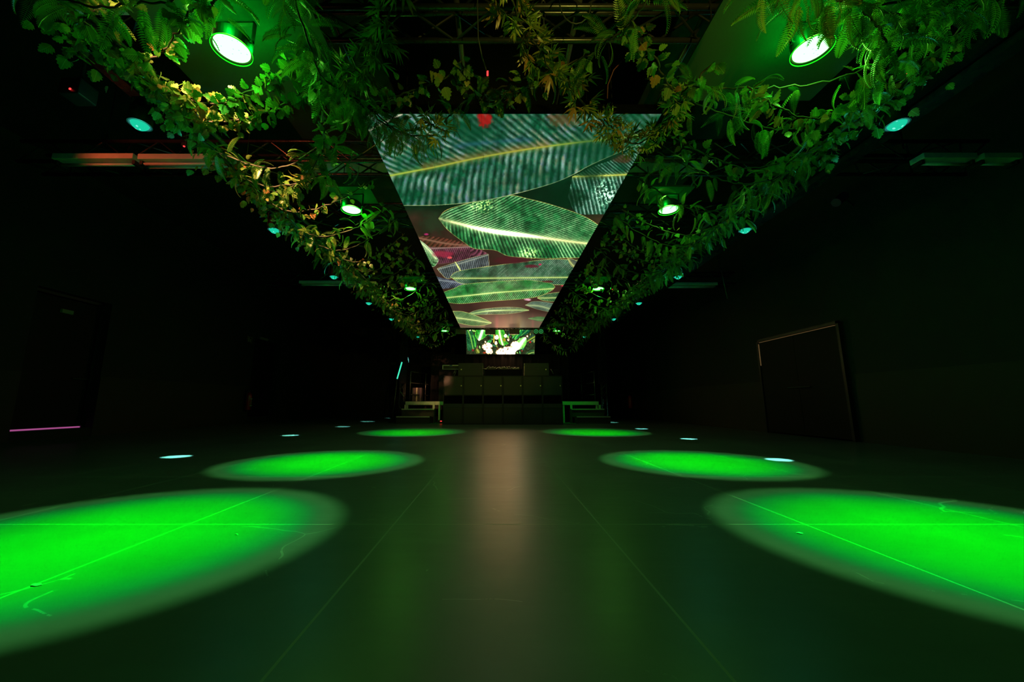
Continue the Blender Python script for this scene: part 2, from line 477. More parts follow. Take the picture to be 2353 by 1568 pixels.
    # the leaf in the dark gap on the right
    P([(1440,503),(1600,497),(1740,492),(1930,483)], [(1470,500),(1620,430),(1760,380),(1880,300),(2060,190)], [(1440,640),(1500,740),(1640,748),(1820,746),(1990,700)], (14,66,44), (150,190,170), (200,200,80), ku=-1.2, kl=0.25, gap=26, ribw=5, seed=75)
    blob(img, ax, ay, 1430, 640, 150, 75, (4,30,16), 0.8, 0.6, 5)
    blob(img, ax, ay, 1590, 470, 90, 60, (6,36,18), 0.7, 0.5, 6)
    g = (np.exp(-((ax-1690)/55)**2-((ay-610)/75)**2)*np.clip(fbm(ax, ay, 9, 51, 2)-0.45, 0, 1)*5)[..., None]
    img[:] = img+np.clip(g, 0, 1)*np.array([190, 230, 190])
    blob(img, ax, ay, 1800, 385, 75, 30, (84,28,18), 0.8, 0.5, 7)
    blob(img, ax, ay, 1945, 355, 55, 50, (205,70,78), 0.85, 0.6, 8)
    # bright leaf in the centre
    P([(595,780),(700,804),(850,842),(1000,868),(1200,892),(1400,920),(1625,948)], [(590,775),(640,722),(760,682),(900,650),(1062,624),(1180,646),(1350,690),(1550,762),(1675,842)], [(596,785),(655,855),(760,935),(830,975),(960,985),(1045,1022),(1190,1036),(1400,1037),(1585,1012),(1678,846)], (22,92,44), (165,226,150), (240,245,160), (235,215,110), ku=(1.2, 2.3), kl=(0.3, 0.9), gap=24, ribw=8, seed=76, sharp=1.25, hot=(1020,870,190,1.6))
    g = (np.exp(-((ax-880)/75)**2-((ay-690)/45)**2)*np.clip(fbm(ax, ay, 8, 53, 2)-0.4, 0, 1)*3)[..., None]
    img[:] = img+np.clip(g, 0, .8)*np.array([200, 190, 110])
    blob(img, ax, ay, 560, 800, 95, 80, (26,54,30), 0.55, 0.9, 12)
    g = (np.exp(-((ax-1190)/60)**2-((ay-1005)/28)**2)*np.clip(fbm(ax, ay, 8, 54, 2)-0.35, 0, 1)*3)[..., None]
    img[:] = img+np.clip(g, 0, .8)*np.array([190, 230, 110])
    # the big banana leaf next to the camera
    P([(60,542),(265,497),(560,440),(850,378),(1150,325),(1450,284),(1750,250),(2000,215)], [(40,90),(300,-40),(900,-60),(1500,-60),(2060,-40),(2110,180)], [(250,690),(340,692),(580,690),(830,668),(1062,624),(1330,550),(1480,487),(1600,422),(1850,312),(2110,200)], (8,66,40), (148,178,166), (158,176,62), (205,215,140), ku=(-1.45, -0.8), kl=(-0.55, -0.2), gap=48, ribw=6, edgew=3.5, seed=77, sharp=1.0, soft=1.0, iris=((146,150,178),(160,158,128)))
    sh = np.zeros_like(ax)
    for (x, y, rx, ry, a) in ((820,210,200,100,.75), (330,170,170,70,.5), (1650,330,240,100,.7), (1850,170,240,90,.6), (1300,500,190,70,.45), (560,640,200,50,.3)):
        sh = np.maximum(sh, a*np.exp(-((ax-x)/rx)**2-((ay-y)/ry)**2))
    sh = (sh*(0.5+n))[..., None]
    img[:] = img*(1-sh)+np.array([4, 58, 34])*sh
    dd, _, _ = seg_dist(ax, ay, np.array([(500,430),(850,360),(1150,310),(1300,290)], np.float32))
    g = (0.5*np.exp(-(dd/26)**2)*(0.3+n))[..., None]*(ay < 470)[..., None]
    img[:] = img*(1-g)+np.array([150, 96, 40])*g
    dd, _, _ = seg_dist(ax, ay, np.array([(700,300),(1000,270),(1200,255)], np.float32))
    g = (0.5*np.exp(-(dd/16)**2)*(0.3+n))[..., None]*(ay < 400)[..., None]
    img[:] = img*(1-g)+np.array([40, 90, 120])*g
    blob(img, ax, ay, 890, 125, 55, 55, (165,12,16), 0.85, 0.9, 14)
    blob(img, ax, ay, 1400, 130, 120, 50, (96,52,24), 0.6, 1.0, 15)
    dd, _, _ = seg_dist(ax, ay, np.array([(110,215),(190,170),(350,92)], np.float32))
    g = np.exp(-(dd/7)**2)[..., None]; img[:] = img*(1-g)+np.array([205, 200, 170])*g
    # small red and pink flares
    for (x, y, rx, ry, c) in ((1415,1218,24,6,(235,60,80)), (1175,1308,26,9,(255,190,210)), (1258,1078,12,7,(215,30,80)), (510,880,16,8,(190,40,110)), (664,1032,20,9,(255,90,90)), (620,1010,75,26,(150,34,60)), (1200,1090,50,12,(90,16,34)), (1060,1050,130,24,(66,10,26)), (1310,1190,40,8,(80,26,26))):
        blob(img, ax, ay, x, y, rx, ry, c, 0.8, 0.5, 20)
    lin = to_linear(img)
    # cabinet joints of the LED wall
    gx = np.abs(((X-SX0)/0.5+0.5) % 1-0.5)*0.5; gy = np.abs(((Y-SY0)/0.5+0.5) % 1-0.5)*0.5
    lin = lin*np.where((gx < 0.0035) | (gy < 0.0035), 0.75, 1.0)[..., None]
    return lin

def stage_picture(w=760, h=320):
    ax = np.linspace(390, 2065, w)[None].repeat(h, 0).astype(np.float32)  # leaf outlines of this clip are given in image crop pixels
    ay = np.linspace(1175, 480, h)[:, None].repeat(w, 1).astype(np.float32)
    n = fbm(ax, ay, 110, 140); n2 = fbm(ax, ay, 24, 144)
    img = np.zeros((h, w, 3), np.float32)
    img[:] = (34, 42, 24); img *= (0.25+1.5*n2)[..., None]
    P = lambda *a, **k: paint_leaf(img, ax, ay, *a, **k)
    rr = np.random.RandomState(9)
    for i in range(70):
        x, y = rr.uniform(400, 2060), rr.uniform(490, 1160); a = rr.uniform(-1.9, -0.3)*(1 if i % 2 else -1); L = rr.uniform(45, 130); w = L*rr.uniform(.18, .34)
        dx, dy = math.cos(a), math.sin(a)
        if dx < 0: dx, dy = -dx, -dy
        nx, ny = dy, -dx
        c = [(8,48,26), (20,84,34), (60,70,22), (44,30,16), (14,60,44), (70,120,40)][rr.randint(6)]
        P([(x, y), (x+dx*L/2, y+dy*L/2), (x+dx*L, y+dy*L)], [(x, y), (x+dx*L*.45+nx*w, y+dy*L*.45+ny*w), (x+dx*L, y+dy*L)], [(x, y), (x+dx*L*.45-nx*w, y+dy*L*.45-ny*w), (x+dx*L, y+dy*L)], c, tuple(min(255, v*2+30) for v in c), tuple(min(255, v*2+60) for v in c), None, gap=13, ribw=3, seed=200+i)
    G, GH, R = (12, 70, 34), (40, 170, 70), (120, 220, 70)
    P([(430,680),(500,850),(560,1090)], [(400,640),(470,640),(560,760),(620,900),(640,1020)], [(395,660),(400,900),(430,1100),(560,1100)], (14,62,34), (60,140,80), (130,190,70), gap=26, ribw=7, seed=1)
    P([(560,800),(590,900),(610,1030)], [(555,780),(620,800),(640,930),(625,1035)], [(550,790),(540,900),(570,1000),(610,1040)], G, GH, R, gap=20, seed=2)
    P([(830,600),(770,740),(700,890)], [(840,585),(760,600),(660,660),(610,750),(620,830),(690,900)], [(845,590),(860,700),(900,770),(820,850),(740,890),(700,905)], (20,130,30), (120,240,60), (255,255,235), (190,250,90), gap=24, ribw=16, seed=3, hot=(760,800,90,.8))
    P([(820,700),(880,720),(915,760)], [(820,690),(880,670),(925,690)], [(815,780),(870,800),(910,790)], (24,140,40), (140,240,90), (190,250,120), gap=16, seed=4)
    P([(1190,680),(1220,820),(1280,990)], [(1180,640),(1090,700),(1120,800),(1170,880),(1200,960),(1285,1000)], [(1195,650),(1290,690),(1330,760),(1350,900),(1420,960),(1290,1000)], (22,130,30), (150,250,70), (240,255,150), (170,240,80), gap=24, ribw=12, seed=5, hot=(1250,880,90,.5))
    P([(1310,520),(1320,640)], [(1230,500),(1200,600),(1260,650),(1318,670)], [(1400,500),(1425,580),(1400,660),(1322,670)], (10,150,50), (30,220,90), (120,250,90), (160,240,80), gap=22, seed=6)
    P([(980,680),(1020,800)], [(960,680),(930,780),(960,860)], [(1000,680),(1060,760),(1040,860)], G, (40,160,90), R, gap=18, seed=7)
    P([(1080,560),(1070,740),(1060,940)], [(1070,560),(1055,740),(1048,940)], [(1095,560),(1085,740),(1075,940)], (120,110,30), (210,190,60), (220,200,80), gap=30, seed=8)
    P([(1740,640),(1660,760),(1560,880)], [(1760,620),(1660,660),(1580,780),(1560,880)], [(1765,630),(1740,760),(1640,850),(1560,885)], G, (30,200,90), R, gap=22, seed=9)
    P([(1920,520),(1880,680),(1720,800)], [(1960,500),(1820,540),(1780,680),(1700,810)], [(1985,520),(1960,680),(1860,770),(1720,815)], (6,62,40), (24,110,70), (80,160,60), gap=24, seed=10)
    P([(1600,700),(1520,760)], [(1560,690),(1490,720),(1490,800)], [(1610,710),(1600,780),(1540,820)], (30,110,30), (150,200,70), (210,220,90), gap=16, seed=11)
    # the big pale leaf and the burnt out ground below it
    P([(1830,845),(1700,990),(1560,1170)], [(1840,835),(1760,835),(1640,900),(1530,960),(1460,1050),(1380,1180)], [(1850,840),(1860,920),(1830,1000),(1760,1060),(1620,1100),(1570,1180)], (60,200,40), (190,255,110), (255,255,255), (220,255,140), gap=30, ribw=20, seed=12, hot=(1640,1080,120,1.5))
    img *= 1.3
    w1 = np.clip(fbm(ax, ay, 30, 150)*3.2-0.9, 0, 1)
    q = np.clip(1.25-((ax-1430)/330)**2-((ay-1170)/150)**2, 0, 1)*np.clip((1850-ax-0.7*(ay-835))/130, 0, 1)
    q = np.maximum(q, np.clip(1.2-((ax-1580)/110)**2-((ay-990)/80)**2, 0, 1)*np.clip((1750-ax-0.78*(ay-900))/60, 0, 1))
    q = np.maximum(q, np.clip(1.2-((ax-900)/130)**2-((ay-1020)/85)**2, 0, 1)*0.9)
    q = np.maximum(q, np.clip(1.2-((ax-950)/90)**2-((ay-1120)/60)**2, 0, 1)*0.9)
    for x, y, r in ((1115,950,36), (640,600,30), (500,620,24), (850,925,20), (1420,880,26), (1345,805,34), (1130,830,48), (1870,815,18), (480,690,18)):
        q = np.maximum(q, np.clip(1.4-((ax-x)/r)**2-((ay-y)/r)**2, 0, 1))
    ww = np.clip(q*(0.25+1.25*w1)*1.7-0.3, 0, 1)[..., None]*np.clip(0.35+1.6*fbm(ax, ay, 16, 152), 0, 1)[..., None]
    img[:] = img*(1-ww)+np.array([860, 640, 470])*ww
    P([(2060,820),(1960,870),(1870,920)], [(2062,755),(1980,770),(1890,850),(1868,920)], [(2064,850),(2000,890),(1900,915),(1870,925)], (24,60,44), (90,130,100), (190,220,60), gap=18, ribw=8, seed=13)
    P([(2050,1140),(1980,1150),(1900,1180)], [(2050,1080),(1960,1090),(1860,1150),(1840,1180)], [(2060,1175),(2000,1180),(1850,1182)], (30,80,40), (140,190,110), (200,230,100), gap=18, seed=14)
    P([(650,1080),(680,1130)], [(620,1060),(690,1080),(720,1140)], [(600,1100),(640,1160),(715,1150)], (90,110,30), (200,220,80), (240,240,120), gap=14, seed=15)
    for x, y, rx, ry, c in ((545,1090,34,28,(150,10,30)), (835,1145,50,22,(210,70,40)), (1950,930,28,24,(230,30,40)), (1755,1105,20,18,(200,20,30)), (1795,605,16,14,(255,60,30)), (1880,540,14,14,(200,30,20)), (465,620,16,30,(190,50,30)), (1315,885,36,40,(220,150,30)), (1160,1060,30,40,(110,60,40)), (960,850,60,50,(30,26,16))):
        blob(img, ax, ay, x, y, rx, ry, c, 0.8, 0.8, 30)
    return to_linear(img)

# ------------------------------------------------------------------ the room
XL, XR, YF, YB, ZC = -7.9, 5.95, -2.5, 19.2, 5.0
def struct(name, mb, mat, bevel=0):
    o = mb.build(name, mat, bevel=bevel); o['kind'] = 'structure'; return o

struct('floor', MB().box((XL-0.9, YF, -0.1), (XR+0.3, YB+0.2, 0)), M['floor'])
struct('ceiling', MB().box((XL-0.3, YF, ZC), (XR+0.3, YB+0.2, ZC+0.1)), M['ceil'])
struct('wall_back', MB().box((XL-0.2, YB, 0), (XR+0.2, YB+0.2, ZC)), M['ceil'])
struct('wall_front', MB().box((XL-0.2, YF-0.2, 0), (XR+0.2, YF, ZC)), M['ceil'])
# left wall with two door recesses
DL = [(6.3, 7.58, 0.16, 2.64), (12.25, 13.72, 0.2, 2.74)]
def wall_with_holes(x0, x1, z0, z1, holes):
    m = MB(); y = YF
    for (a, b, c, d) in holes:
        m.box((x0, y, z0), (x1, a, z1))
        if c > z0: m.box((x0, a, z0), (x1, b, min(c, z1)))
        if d < z1: m.box((x0, a, max(d, z0)), (x1, b, z1))
        y = b
    m.box((x0, y, z0), (x1, YB, z1)); return m
struct('wall_left', wall_with_holes(XL-0.35, XL, 0, ZC, DL), M['wallup'])
struct('wall_right', MB().box((XR, YF, 0), (XR+0.2, YB, ZC)), M['wallup'])
# lower boarding on both side walls
struct('trim_1', MB().box((XL, YF, 0), (XL+0.015, 6.3, 1.15)).box((XL, 7.58, 0), (XL+0.015, 12.25, 1.15)).box((XL, 13.72, 0), (XL+0.015, YB, 1.15)), M['dado'])
struct('trim_2', MB().box((XR-0.015, YF, 0), (XR, 6.28, 1.1)).box((XR-0.015, 8.48, 0), (XR, YB, 1.1)), M['dado'])
# doors
def door(i, x, y0, y1, z0, z1, leaves, side):
    r = empty('door_%d' % i, (x, (y0+y1)/2, z0)); r['kind'] = 'structure'
    s = -side
    fr = MB(); h = z1-z0; hw = (y1-y0)/2
    fr.box((min(0, s*0.04), -hw, 0), (max(0, s*0.04), -hw+0.05, h)).box((min(0, s*0.04), hw-0.05, 0), (max(0, s*0.04), hw, h)).box((min(0, s*0.04), -hw, h-0.05), (max(0, s*0.04), hw, h))
    fr.build('door_frame', M['can'], r)
    for k in range(leaves):
        a = -hw+0.06+k*(2*hw-0.12)/leaves; b = a+(2*hw-0.12)/leaves-0.008
        lf = MB().box((-0.02, a, 0.03), (0.02, b, h-0.075)).build('door_leaf', M['door'], r)
        yy = b-0.12 if k == 0 else a+0.12
        MB().tube((s*0.055, yy-0.18, 0.93), (s*0.055, yy+0.12, 0.93), 0.014).tube((s*0.02, yy-0.15, 0.93), (s*0.055, yy-0.15, 0.93), 0.01).tube((s*0.02, yy+0.1, 0.93), (s*0.055, yy+0.1, 0.93), 0.01).build('push_bar', M['cable'], lf)
    return r, hw, h
r, hw, h = door(1, XL-0.2, 6.3, 7.58, 0.16, 2.64, 1, -1)
tag(MB().box((-0.012, -hw+0.06, 0.004), (0.03, hw-0.06, 0.028)).build('light_gap', M['pinkgap'], r), 'thin pink line of light under the door')
r2, _, _ = door(2, XL-0.2, 12.25, 13.72, 0.2, 2.74, 1, -1)
r3, hw, h = door(3, XR-0.05, 6.35, 8.42, 0.0, 2.03, 2, 1)
tag(MB().box((-0.02, -hw+0.1, h-0.07), (0.01, hw-0.06, h-0.063)).box((-0.03, hw-0.055, 1.45), (0.0, hw-0.047, 1.93)).build('light_gap', M['warmgap'], r3), 'thin warm line of light above the door')

# signs and fire extinguishers
def slab(name, label, cat, lo, hi, mat, group=None):
    o = MB().box(lo, hi).build(name, mat); return tag(o, label, cat, group)
slab('exit_sign', 'small dull green exit sign high on the wide left door', 'sign', (XL-0.18, 6.84, 2.29), (XL-0.14, 7.03, 2.36), M['exit'])
slab('exit_sign', 'pale pinkish exit sign above the narrow door behind the fire extinguisher', 'sign', (XL-0.0, 12.5, 2.75), (XL+0.04, 12.92, 2.83), M['signpale'])
sg = slab('extinguisher_sign', 'small framed sign with two pale bars above the red fire extinguisher', 'sign', (XL, 11.86, 2.54), (XL+0.012, 12.08, 2.74), M['can'])
mm = MB()
mm.box((0, 0, 0), (0.004, 0.012, 0.2)).box((0, 0.208, 0), (0.004, 0.22, 0.2)).box((0, 0, 0.188), (0.004, 0.22, 0.2)).box((0, 0.05, 0.03), (0.004, 0.09, 0.17)).box((0, 0.13, 0.02), (0.004, 0.165, 0.13))
p = mm.build('pictogram', M['badge'], sg, loc=(XL+0.0125, 11.86, 2.54))
slab('wall_sign', 'small reddish sign on the back wall left of the stage', 'sign', (-5.33, YB-0.02, 2.55), (-5.07, YB, 2.69), M['signred'])
slab('exit_sign', 'dim green exit sign on the back wall right of the stage', 'sign', (5.88, YB-0.02, 2.74), (6.2-0.3, YB, 2.93), M['exit'])
def extinguisher(label, loc, rot):
    r = thing('fire_extinguisher', label, 'fire extinguisher', loc, rot)
    MB().lathe([(0.0, 0), (0.082, 0.0), (0.088, 0.02), (0.088, 0.44), (0.07, 0.51), (0.03, 0.55), (0.0, 0.55)], n=22).build('cylinder_body', M['red'], r, smooth=True)
    MB().box((-0.084, -0.05, 0.12), (-0.0885, 0.05, 0.16)).box((-0.084, -0.05, 0.2), (-0.0885, 0.05, 0.22)).box((-0.084, -0.01, 0.2), (-0.0885, 0.012, 0.34)).box((-0.084, -0.05, 0.33), (-0.0885, 0.05, 0.37)).build('label_print', M['white'], r)
    MB().tube((0, 0, 0.55), (0, 0, 0.6), 0.025).box((-0.02, -0.09, 0.6), (0.02, 0.06, 0.62)).box((-0.02, -0.08, 0.65), (0.02, 0.05, 0.664)).tube((0, 0.05, 0.6), (0, 0.05, 0.66), 0.012).build('valve_lever', M['can'], r)
    MB().path([(0, 0.03, 0.6), (0, 0.11, 0.57), (0, 0.125, 0.4), (0, 0.11, 0.15)], 0.012).build('hose', M['cable'], r, smooth=True)
    MB().box((0.088, -0.05, 0.2), (0.11, 0.05, 0.4)).build('wall_bracket', M['can'], r)
    return r
extinguisher('red fire extinguisher on the left wall beside the narrow door', (XL+0.125, 12.05, 0.42), (0, 0, math.pi))
extinguisher('red fire extinguisher in the dark on the right wall near the stage', (XR-0.125, 16.6, 0.42), (0, 0, 0))

# ------------------------------------------------------------------ roof boards, beams, trusses and pipes
def board(name, label, lo, hi):
    t = MB().box(lo, hi).build(name, M['board']); return tag(t, label, 'ceiling board')
board('ceiling_board', 'dark green grey ceiling board left of the black roof opening', (-2.35, 1.0, 3.8), (-1.06, 6.5, 3.84))
board('ceiling_board', 'dark green grey ceiling board right of the black roof opening', (1.53, 1.0, 3.8), (2.75, 6.5, 3.84))

def cross_truss(label, y, z, x0, x1, sz=0.24, seg=0.3):
    t = thing('box_truss', label, 'truss', ((x0+x1)/2, y, z), group='cross trusses under the roof')
    hw = (x1-x0)/2
    ch = MB()
    for dy in (0, sz):
        for dz in (0, sz): ch.tube((-hw, dy, dz), (hw, dy, dz), 0.021, 10)
    ch.build('chords', M['truss'], t, smooth=True)
    br = MB(); n = int(2*hw/seg)
    for k in range(n):
        a, b = -hw+k*2*hw/n, -hw+(k+1)*2*hw/n
        up = k % 2
        for dy in (0, sz): br.tube((a, dy, sz*up), (b, dy, sz*(1-up)), 0.009, 6)
        for dz in (0, sz): br.tube((a, sz*up, dz), (b, sz*(1-up), dz), 0.009, 6)
    br.build('lattice', M['truss'], t)
    for x in (-hw*0.85, hw*0.85): MB().tube((x, sz/2, sz), (x, sz/2, ZC-z), 0.008, 6).build('hanger_rod', M['truss'], t)
    return t
cross_truss('black box truss crossing nearest the camera, above the front garlands', 2.16, 3.27, -3.0, 3.6)
cross_truss('black box truss crossing in front of the perforated cable tray', 3.74, 3.22, -5.2, 5.4)
cross_truss('black box truss crossing the hall just behind the cable tray', 5.2, 3.3, -3.4, 3.6)
cross_truss('black box truss crossing the hall level with the far lamp tubes', 8.05, 3.25, -5.2, 5.3)
cross_truss('black box truss crossing nearest to the stage, carrying the twin blinders', 11.95, 3.02, -3.3, 3.6, 0.2)

for i, (x, lab) in enumerate(((-1.25, 'long dark pipe along the left edge of the ceiling screen'), (-0.29, 'long dark pipe left of the middle of the roof opening'), (0.62, 'long dark pipe right of the middle of the roof opening'), (1.6, 'long dark pipe along the right edge of the ceiling screen'))):
    t = thing('roof_pipe', lab, 'pipe', (x, 6.4, 3.56), group='long pipes under the roof')
    MB().tube((0, -5.6, 0), (0, 5.6, 0), 0.022, 12).build('tube', M['pipe'], t, smooth=True)
    for y in (-5, -1, 3, 5.3): MB().tube((0, y, 0.02), (0, y, ZC-3.56), 0.006, 6).build('hanger_rod', M['truss'], t)

def ladder_truss(label, xa, xb, y0, y1, z):
    t = thing('ladder_truss', label, 'truss', ((xa+xb)/2, (y0+y1)/2, z))
    hx, hy = (xb-xa)/2, (y1-y0)/2
    MB().tube((-hx, -hy, 0), (-hx, hy, 0), 0.02, 10).tube((hx, -hy, 0), (hx, hy, 0), 0.02, 10).build('chords', M['pipe'], t, smooth=True)
    r = MB(); n = int(2*hy/0.4)
    for k in range(n):
        a = -hy+k*2*hy/n; b = -hy+(k+1)*2*hy/n
        r.tube((-hx, a, 0), (hx, b, 0), 0.008, 6).tube((hx, a, 0), (hx, a, 0.001+0), 0.008, 6)
    r.build('lattice', M['truss'], t)
    for y in (-hy*0.8, 0, hy*0.8): MB().tube((hx, y, 0), (hx, y, ZC-z), 0.006, 6).build('hanger_rod', M['truss'], t)
ladder_truss('narrow ladder truss carrying the outer ends of the left garlands', -2.72, -2.54, 1.0, 12.8, 3.02)
ladder_truss('narrow ladder truss carrying the outer ends of the right garlands', 2.88, 3.07, 1.0, 12.8, 3.02)
tag(MB().box((3.5, 0.5, 3.02), (3.62, 12.5, 3.08)).box((3.545, 0.5, 3.08), (3.575, 12.5, 3.3)).box((3.5, 0.5, 3.3), (3.62, 12.5, 3.34)).build('steel_beam', M['truss']), 'long black steel beam right of the right hand garlands', 'beam')
tag(MB().box((-3.62, 0.5, 3.62), (-3.5, 12.5, 3.66)).box((-3.575, 0.5, 3.66), (-3.545, 12.5, 3.9)).box((-3.62, 0.5, 3.9), (-3.5, 12.5, 3.94)).build('steel_beam', M['truss']), 'long black steel beam left of the left hand garlands', 'beam')
for x0, x1, lab in ((-2.35, -1.3, 'perforated metal cable tray between the left garlands'), (1.55, 2.5, 'perforated metal cable tray between the right garlands')):
    m = MB().box((x0, 4.02, 3.42), (x1, 4.3, 3.425)).box((x0, 4.02, 3.425), (x1, 4.03, 3.48)).box((x0, 4.29, 3.425), (x1, 4.3, 3.48))
    tag(m.build('cable_tray', M['tray']), lab, 'cable tray')

# fluorescent battens
def batten(label, cx, y, z, length, two=True):
    t = thing('lamp_batten', label, 'lamp fitting', (cx, y, z), group='unlit lamp tubes on the side trusses')
    h = length/2
    MB().box((-h, -0.05, 0.03), (h, 0.09, 0.09)).build('tray', M['white'], t, bevel=0.004)
    for dy in ((0, 0.055) if two else (0.02,)):
        MB().tube((-h+0.03, dy, 0.005), (h-0.03, dy, 0.005), 0.014, 10).build('tube', M['tube'], t, smooth=True)
    for q in (-h, h-0.03): MB().box((q, -0.02, -0.012), (q+0.03, 0.08, 0.03)).build('end_cap', M['can'], t)
    return t
batten('red lit double lamp tube on the near left truss', -3.2, 3.62, 3.1, 1.05)
batten('dusty dark red lamp tube further out on the near left truss', -4.22, 3.64, 3.12, 0.85, False)
batten('thin lamp tube seen edge on along the far left truss', -3.8, 7.95, 3.17, 0.95, False)
batten('short double lamp tube on the far left truss beside the garlands', -2.95, 7.95, 3.15, 0.7)
batten('double lamp tube on the far right truss below the teal lamp', 4.26, 7.95, 3.13, 1.12)
batten('dim green lit lamp tube on the near right truss', 4.75, 3.63, 3.12, 0.56, False)
batten('dim lamp tube at the outer end of the near right truss', 5.3, 3.63, 3.12, 0.4, False)
batten('red lit lamp tube above the top left fern garland', -2.45, 2.05, 3.15, 0.95, False)

# ------------------------------------------------------------------ lamps
def spot(parent, power, col, half, blend, z, radius, tilt=(0, 0, 0)):
    l = bpy.data.lights.new('beam', 'SPOT'); l.energy = power; l.color = col
    l.spot_size = 2*math.radians(half); l.spot_blend = blend; l.shadow_soft_size = radius
    o = bpy.data.objects.new('beam', l); COL.objects.link(o); o.parent = parent
    o.location = (0, 0, z); o.rotation_euler = tilt
    return o

def aim(o, root, target):
    d = Vector(target)-(Vector(root.location)+Vector(o.location))
    o.rotation_euler = d.to_track_quat('-Z', 'Y').to_euler()

BEAM = {}
def beam_optics(l):
    """the lens throws a saturated core and a paler, much weaker ring"""
    l.use_nodes = True
    nt = l.node_tree; em = nt.nodes['Emission']
    tc = nt.nodes.new('ShaderNodeTexCoord'); sp = nt.nodes.new('ShaderNodeSeparateXYZ'); nt.links.new(tc.outputs['Normal'], sp.inputs[0])
    ab = nt.nodes.new('ShaderNodeMath'); ab.operation = 'ABSOLUTE'; nt.links.new(sp.outputs[2], ab.inputs[0])
    ac = nt.nodes.new('ShaderNodeMath'); ac.operation = 'ARCCOSINE'; nt.links.new(ab.outputs[0], ac.inputs[0])
    dv = nt.nodes.new('ShaderNodeMath'); dv.operation = 'DIVIDE'; dv.inputs[1].default_value = math.radians(20.7); nt.links.new(ac.outputs[0], dv.inputs[0])
    rp = nt.nodes.new('ShaderNodeValToRGB'); nt.links.new(dv.outputs[0], rp.inputs[0])
    stops = [(0.0, (0, 1.0, 0.004)), (0.35, (0, 0.85, 0.006)), (0.6, (0, 0.58, 0.01)), (0.74, (0, 0.34, 0.024)), (0.83, (0.004, 0.15, 0.024)), (0.87, (0.02, 0.125, 0.026)), (0.96, (0.018, 0.105, 0.021)), (1.0, (0, 0.006, 0.001))]
    e = rp.color_ramp.elements
    while len(e) < len(stops): e.new(0.5)
    for el, (p, c) in zip(e, stops): el.position = p; el.color = (*c, 1)
    nt.links.new(rp.outputs[0], em.inputs['Color'])

def green_lamp(label, x, y, z=2.8, target=None, core=1.0, stray=1.0):
    t = thing('green_stage_lamp', label, 'stage lamp', (x, y, z), group='green downlight lamps')
    MB().lathe([(0.0, 0.105), (0.09, 0.105), (0.108, 0.085), (0.108, 0.012), (0.1, 0.012), (0.1, 0.03), (0.0, 0.03)], n=36).build('housing', M['can'], t, smooth=False)
    MB().lathe([(0.0, 0.012), (0.0985, 0.012), (0.0985, 0.02), (0.0, 0.02)], n=36).build('lens', M['lens_green'], t)
    MB().lathe([(0.1105, -0.002), (0.1135, -0.002), (0.1135, 0.004), (0.1105, 0.004)], n=36, closed=True).build('rim', M['rim_green'], t)
    MB().box((-0.128, -0.012, 0.05), (-0.12, 0.012, 0.2)).box((0.12, -0.012, 0.05), (0.128, 0.012, 0.2)).box((-0.128, -0.012, 0.192), (0.128, 0.012, 0.2)).tube((-0.128, 0, 0.06), (-0.104, 0, 0.06), 0.01).tube((0.128, 0, 0.06), (0.104, 0, 0.06), 0.01).build('yoke', M['can'], t)
    a = spot(t, P_GREEN*core, (1, 1, 1), 20.7, 0.08, -0.005, 0.06)
    a.data = BEAM.setdefault(core, a.data)
    if not a.data.use_nodes: beam_optics(a.data)
    if target: aim(a, t, target)
    l = bpy.data.lights.new('stray_light', 'POINT'); l.energy = P_GREEN_SPILL*stray; l.color = GREEN_SPILL; l.shadow_soft_size = 0.035   # wide stray light of the uncovered diodes
    o = bpy.data.objects.new('stray_light', l); COL.objects.link(o); o.parent = t; o.location = (0, 0, -0.05)
    n, e = (4, 2.6) if y < 3 else (2, 1.1)
    for i in range(n):                                                   # added points imitate the lens bloom on the board and leaves around
        a = 2*math.pi*(i+0.25)/n
        l = bpy.data.lights.new('bloom_light', 'POINT'); l.energy = e*min(1, stray); l.color = (0.0, 1.0, 0.03); l.shadow_soft_size = 0.02
        o = bpy.data.objects.new('bloom_light', l); COL.objects.link(o); o.parent = t; o.location = (0.15*math.cos(a), 0.15*math.sin(a), 0.05)
    return t
GY = [(2.04, 'nearest'), (4.03, 'second'), (7.05, 'third'), (11.35, 'farthest')]
for y, w in GY:
    for x, side in ((-1.65, 'left'), (1.98, 'right')):
        xx = x if y < 11 else x*0.94
        green_lamp('%s bright green stage lamp above the %s row of garlands' % (w, side), xx, y, 2.8,
                   {'third': (xx*1.1, y+1.4, 0), 'farthest': (-1.95, 12.75, 0.35) if x < 0 else (2.7, 12.75, 0.55)}.get(w, (xx+(-0.17 if x < 0 else 0.2), y+(-0.1 if w == 'nearest' else 0.2), 0)), (0.02 if x < 0 else 0.05) if w == 'farthest' else 1.0, {'farthest': 0.5, 'nearest': 1.2}.get(w, 1.0))
        b = thing('lamp_mounting_board', '%s dark mounting board above the green lamp of the %s row' % (w, side), 'board', (xx, y, 3.0), group='boards that carry the green lamps')
        q = (-0.62, -0.3, 0.52, 0.62) if w == 'nearest' else (-0.24, -0.16, 0.24, 0.2)
        MB().box((q[0], q[1], 0.0), (q[2], q[3], 0.02)).build('panel', M['mount'], b)
        for px in (q[0]+0.08, q[2]-0.08): MB().tube((px, 0.1, 0.02), (px, 0.1, ZC-3.0), 0.005, 6).build('hanger_rod', M['truss'], b)

